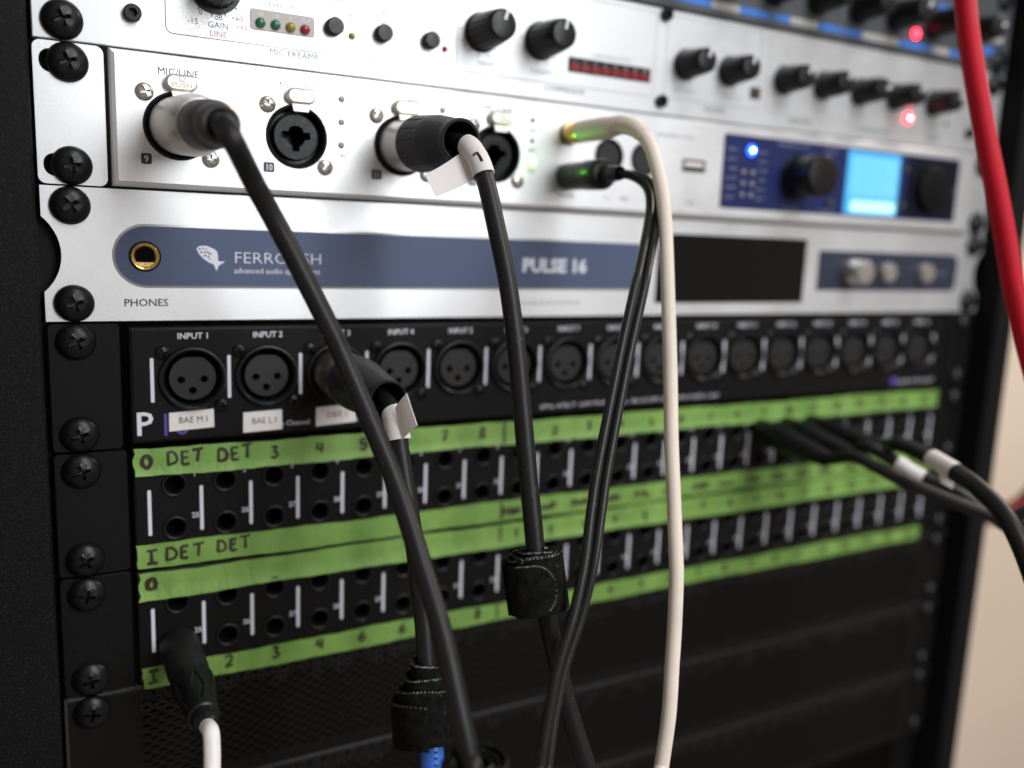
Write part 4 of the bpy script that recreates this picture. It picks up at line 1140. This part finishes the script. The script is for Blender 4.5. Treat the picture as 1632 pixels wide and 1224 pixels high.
# 4. twin headphone lead
o = empty('headphone_lead', (195.3, YB, 58.9), 'thin black twin lead hanging from the lower headphone jack', 'cable')
ax = Vector((0, -1, 0.0)); P0 = Vector((195.3, YB, 58.9))
MB().lathe(P0, ax, [(-1, 5.4), (3, 5.6), (14.5, 5.6), (15, 5.9), (26, 6.0), (27.5, 5.4), (28, 3.4), (36, 2.9), (38, 2.6)], 40).put('plug_body', BLKPL, o)
ya = [(1010, 282, 334), (1029, 297, 330), (1036, 322, 325), (1032, 360, 318), (1020, 420, 308), (1010, 465, 301), (985, 580, 290), (954, 737, 280), (942, 815, 275), (932, 894, 270), (914, 979, 266), (890, 1059, 263), (874, 1138, 261), (861, 1217, 259), (850, 1290, 258)]
yb = [(1014, 280, 335), (1037, 292, 332), (1047, 318, 327), (1045, 360, 320), (1034, 420, 310), (1025.5, 465, 303), (1000, 580, 292), (970, 737, 282), (958.5, 815, 277), (947, 894, 273), (927, 979, 271), (901, 1059, 268), (884, 1138, 265), (873, 1217, 262), (864, 1290, 260)]
for pts in (ya, yb):
    P = pen([P0 + ax * 30, P0 + ax * 36] + [at(*p) for p in pts] + down(at(*pts[-1]), -8))
    MB().tube(P, 1.62, 16).put('lead_strand', CABLE2, o, smooth=60)
# 5. beige cable on the gold plug
o = empty('beige_cable', (195.3, YB, 76.2), 'beige cable with gold plug hanging from the upper headphone jack', 'cable')
P0 = Vector((195.3, YB, 76.4))
MB().lathe(P0, ax, [(-1, 4.2), (1.0, 4.25), (1.3, 4.4), (9.5, 4.4), (10.2, 4.1)], 40).put('plug_collar', GOLD, o)
MB().lathe(P0, ax, [(9.6, 4.0), (10, 4.35), (26, 4.3), (26.6, 4.1)], 40).put('plug_barrel', BEIGE, o)
P = pen([P0 + ax * 25, P0 + ax * 30, at(990, 199, 336), at(1010, 204, 331), at(1026, 216, 327)])
n = len(P)
MB().tube(P, [4.3 - 1.5 * i / (n - 1) + 0.10 * math.sin(i * 1.6) for i in range(n)], 28).put('strain_relief', BEIGE, o, smooth=60)
ptsb = [(1038, 238, 324), (1047, 268, 322), (1055, 305, 320), (1060, 350, 318), (1064, 450, 314), (1068, 580, 310), (1070, 700, 307), (1074, 800, 305), (1077, 880, 303), (1078, 920, 302), (1075, 1000, 301), (1071, 1060, 300), (1066, 1138, 299), (1055, 1217, 298), (1046, 1280, 297)]
P = pen([at(1018, 209, 329), at(1026, 216, 327)] + [at(*p) for p in ptsb] + down(at(*ptsb[-1]), -4))
MB().tube(P, 2.5, 24).put('cable_jacket', BEIGE, o, smooth=60)
# 6. red cable in front on the right
redp = [(1528, -120, 250), (1535, -40, 248), (1542, 40, 247), (1555, 130, 246), (1571, 220, 246), (1588, 305, 246), (1602, 380, 247), (1614, 450, 248), (1631, 530, 250), (1655, 622, 253)]
P = pen([at(*redp[0]) + Vector((-14, 8, 190)), at(*redp[0]) + Vector((-4, 2, 70))] + [at(*p) for p in redp] + [at(1685, 740, 257), at(1730, 920, 260), at(1790, 1200, 265), at(1840, 1560, 272), at(1850, 2100, 285)])
o = MB().tube(P, 2.85, 24).put('red_cable', REDC, smooth=60); o['label'] = 'bright red cable crossing the upper right corner in front of the rack'; o['category'] = 'cable'
q0, q1 = at(1740, 600, 640), at(1570, 822, 605)
P = pen([q0 + Vector((20, 20, 420)), q0 + Vector((14, 12, 160)), q0] + [at(*p) for p in [(1700, 700, 630), (1655, 775, 620), (1615, 812, 612)]] + [q1, q1 + Vector((-24, 30, 4)), q1 + Vector((-40, 90, 60))])
o = MB().tube(P, 6.0, 20).put('red_cable', RED_SHADED, smooth=60); o['label'] = 'red cable loop coloured dark as in shadow behind the black cables beside the right post'; o['category'] = 'cable'
# 7. three patch leads on the right
def patch_lead(x, pts, dia, label, bandspan=None, sag=-0.1, print_=False):
    o = empty('patch_cable', (x, YF, -58.45), label, 'cable', 'patch cables leaving to the right')
    a = Vector((0.0, -1, sag)).normalized(); P0 = Vector((x, YF, -58.45))
    MB().lathe(P0, a, [(-0.5, 5.6), (3, 6.2), (20, 6.3), (22, 6.0), (34, 5.2), (44, 3.9), (46, 3.4)], 36).put('plug_body', BLKPL, o)
    P = pen([P0 + a * 34, P0 + a * 45] + [at(*p) for p in pts] + down(at(*pts[-1]), 16, -4))
    MB().tube(P, dia / 2, 20).put('cable_jacket', CABLE, o, smooth=60)
    if bandspan:
        s0, s1 = nearest(P, bandspan[0]), nearest(P, bandspan[1])
        M, rg = flag_label(o, P, s0, s1, None, r=dia / 2 + 0.4)
        if print_:
            dl = d_of(P[(s0 + s1) // 2]) - dia / 2
            flag_tail(M, at(bandspan[0][0] + 8, bandspan[0][1] + 18, dl), at(bandspan[1][0], bandspan[1][1] + 8, dl), at(bandspan[0][0] + 14, bandspan[0][1] + 38, dl + 4), at(bandspan[1][0] - 6, bandspan[1][1] + 26, dl + 4), bend=0.5)
        M.put('wrap_label', STICK, o, 'white wrap label', 30)
    return P
patch_lead(318.2, [(1360, 728, 395), (1400, 746, 388), (1430, 762, 384), (1485, 786, 378), (1546, 810, 372), (1600, 828, 368), (1670, 842, 364)], 5.6, 'lowest of the three black patch leads, without a white label')
patch_lead(335.8, [(1380, 712, 402), (1426, 735, 396), (1452, 751, 392), (1476, 763, 389), (1500, 773, 386), (1540, 795, 380), (1600, 836, 374), (1670, 884, 368)], 5.8, 'middle black patch lead with a short straight white wrap label', ((1430, 738), (1472, 761)))
patch_lead(353.5, [(1432, 708, 392), (1476, 726, 372), (1505, 742, 360), (1530, 757, 350), (1558, 777, 340), (1595, 813, 330), (1623, 860, 322), (1650, 930, 316), (1668, 1000, 312)], 7.0, 'upper black patch lead with a crumpled white label near the post', ((1486, 731), (1524, 753)), -0.04, True)
# 8. white lead on a black jack plug, lower left
o = empty('white_cable', (38.3, YF, -119.0), 'white cable on a black jack plug in the bottom left socket', 'cable')
a = Vector((0.0, -1, -0.02)).normalized(); P0 = Vector((38.3, YF, -119.2))
MB().lathe(P0, a, [(-0.2, 5.0), (0.4, 6.6), (1.2, 6.9), (22, 6.9), (23, 6.6), (30.5, 6.5)], 48).put('plug_body', BLKMAT, o)
def diamond(t, th):
    if 33 < t < 51:
        u_ = (t - 42) / 9; ph = (th * 6 / (2 * math.pi)) % 1.0 - 0.5
        if abs(u_) + abs(ph) * 2.6 < 0.85: return 0.90
    return 1.0
prof = [(30.2, 6.4), (30.6, 7.1), (31.8, 7.15)] + [(t, 7.1 - 0.11 * (t - 32)) for t in np.linspace(32.2, 52, 23)] + [(53, 5.0), (53.5, 4.3), (55, 4.1), (58.5, 3.7), (59.3, 3.2), (59.2, 2.6)]
MB().lathe(P0, a, prof, 120, diamond).put('plug_collar', BLKPL, o)
P = pen([P0 + a * 50, P0 + a * 58, at(336, 1166, 268), at(338, 1190, 266), at(338, 1230, 264), at(335, 1290, 262)] + down(at(335, 1290, 262), 2))
MB().tube(P, 2.45, 24).put('cable_jacket', WHITEC, o, smooth=60)

# ------------------------------------------------------------------ hook and loop ties rolled round the cables
def tie(label, C, tiers, r_in, seed, end_flap=False):
    """rolled strap: tiers = (turn fraction, radius, top, bottom) measured along the cable from its centre index"""
    ci, turns, prof = C
    c = ci
    r = random.Random(seed)
    M = MB(); F = MB()
    n = int(turns * 48)
    T = (CV[c + 2] - CV[c - 2]).normalized()
    if T.z > 0: T = -T
    up = -T
    tc = Vector(CAM) - CV[c]; tc = (tc - T * tc.dot(T)).normalized(); sd = up.cross(tc).normalized()
    th_ = 1.15
    rows = []
    for i in range(n + 1):
        f = i / n; ang = 2 * math.pi * turns * f + seed
        rad, zt, zb, ox, oz = prof(f)
        rad *= 1 + 0.035 * math.sin(ang * 2 + seed) + 0.015 * math.sin(ang * 5.3)
        d = tc * math.cos(ang) + sd * math.sin(ang)
        jt = 0.45 * math.sin(ang * 1.3 + seed) + 0.2 * math.sin(ang * 3.1) + r.uniform(-0.07, 0.07)
        ctr = CV[c] + sd * ox + tc * oz
        base = ctr + d * rad; outr = ctr + d * (rad + th_)
        rows.append([M.vert(base + up * (zb + jt)), M.vert(outr + up * (zb + jt)), M.vert(outr + up * (zb + zt) / 2 + d * 0.12), M.vert(outr + up * (zt + jt)), M.vert(base + up * (zt + jt))])
        # pale fuzz along the upper edge
        if r.random() < 0.97:
            e = outr + up * (zt + jt); w_ = r.uniform(0.12, 0.32)
            F.poly([e - up * w_ + d * 0.05, e + d * 0.06 + sd * 0.0, e + up * r.uniform(0.0, 0.25) + d.cross(up) * 0.45, e - up * w_ + d.cross(up) * 0.5 + d * 0.05])
    for a, b in zip(rows[:-1], rows[1:]):
        for k in range(5):
            j = (k + 1) % 5; M.face((a[k], b[k], b[j], a[j]))
    M.face(rows[0]); M.face(list(reversed(rows[-1])))
    o = M.put('cable_tie', VELC, None, smooth=50); o['label'] = label; o['category'] = 'cable tie'; o['group'] = 'hook and loop cable ties'
    # loose fibres: short curled hairs of lint
    for _ in range(150):
        i = r.randrange(n); f = i / n; rad, zt, zb, ox, oz = prof(f); ang = 2 * math.pi * turns * f + seed
        if f < 0.5: continue
        d = tc * math.cos(ang) + sd * math.sin(ang); p = CV[c] + sd * ox + tc * oz + d * (rad + th_ + 0.1) + up * r.uniform(zb, zt)
        a1 = r.uniform(0, 6.28); L_ = r.uniform(0.3, 1.3); wd_ = r.uniform(0.025, 0.06); g = d.cross(up); turn = r.uniform(-1.5, 1.5); prev = None
        for k in range(5):
            q = p + (up * math.sin(a1) + g * math.cos(a1)) * 0.0; nv = (up * math.cos(a1) - g * math.sin(a1)) * wd_
            if prev: F.poly([prev[0], prev[1], p + nv, p - nv])
            prev = (p - nv, p + nv); p = p + (up * math.sin(a1) + g * math.cos(a1)) * L_ / 4 + d * 0.03; a1 += turn / 3
    F.put('loose_fibres', FUZZ, o, smooth=0, recalc=False)['kind'] = 'stuff'
    if end_flap:
        E = MB(); F2 = MB(); K = 44
        # rounded end of the strap lying over the roll, facing the camera
        rad, zt, zb, ox, oz = prof(1.0); ctr = CV[c] + sd * ox + tc * oz; cols = []
        for i in range(K + 1):
            t = i / K; g = -0.95 + 1.55 * t
            hh = 1.0 if t < 0.6 else math.sqrt(max(0.02, 1 - ((t - 0.6) / 0.4) ** 2))
            d = tc * math.cos(g) + sd * math.sin(g)
            p = ctr + d * (rad + th_ + 0.35); zm = (zt + zb) / 2; hz = (zt - zb) / 2 - 1.0
            cols.append((E.vert(p + up * (zm - hz * hh)), E.vert(p + up * (zm + hz * hh)), E.vert(p - d * 0.5 + up * (zm + hz * hh)), E.vert(p - d * 0.5 + up * (zm - hz * hh))))
            if t > 0.25:
                q = p + up * (zm + hz * hh) + d * 0.04; F2.poly([q, q + d.cross(up) * 0.28, q + d.cross(up) * 0.28 - up * r.uniform(.08, .3), q - up * r.uniform(.08, .3)])
                if t > 0.8:
                    q = p + up * (zm - hz * hh) + d * 0.04; F2.poly([q, q + d.cross(up) * 0.3, q + d.cross(up) * 0.3 + up * 0.25, q + up * 0.25])
        for a, b in zip(cols[:-1], cols[1:]):
            for k in range(4):
                j = (k + 1) % 4; E.face((a[k], b[k], b[j], a[j]))
        E.face(cols[-1])
        e = E.put('strap_end', VELC, o, smooth=50)
        F2.put('end_fibres', FUZZ, o, smooth=0, recalc=False)['kind'] = 'stuff'
    return o
CV = C2
def prof_a(f):   # three close turns, almost level
    return (3.1 + 6.0 * f, 9.6 - 2.3 * f, -9.0 - 1.0 * f, -0.6 * f, 0.0)
tie('black hook and loop tie rolled round the label 1 cable over green tape', (nearest(C2, (856, 925)), 3.6, prof_a), None, 3.1, 1, True)
CV = C3
def prof_b(f):   # telescoped: inner turns stand up like steps
    return (3.0 + 6.4 * f ** 1.15, 16.0 - 14.0 * f ** 0.9, -11.0 + 0.3 * f, -2.2 * f, 0.0)
tie('black hook and loop tie telescoped in steps above the blue sleeve', (nearest(C3, (682, 1126)), 3.7, prof_b), None, 3.0, 2)
CV = C1
def prof_c(f): return (3.2 + 5.4 * f, 8.0 + 1.4 * f, -11.0, 0.8 * f, 0.0)
tie('black hook and loop tie at the bottom edge round the thickest cable', (nearest(C1, (756, 1262)), 3.2, prof_c), None, 3.2, 5)
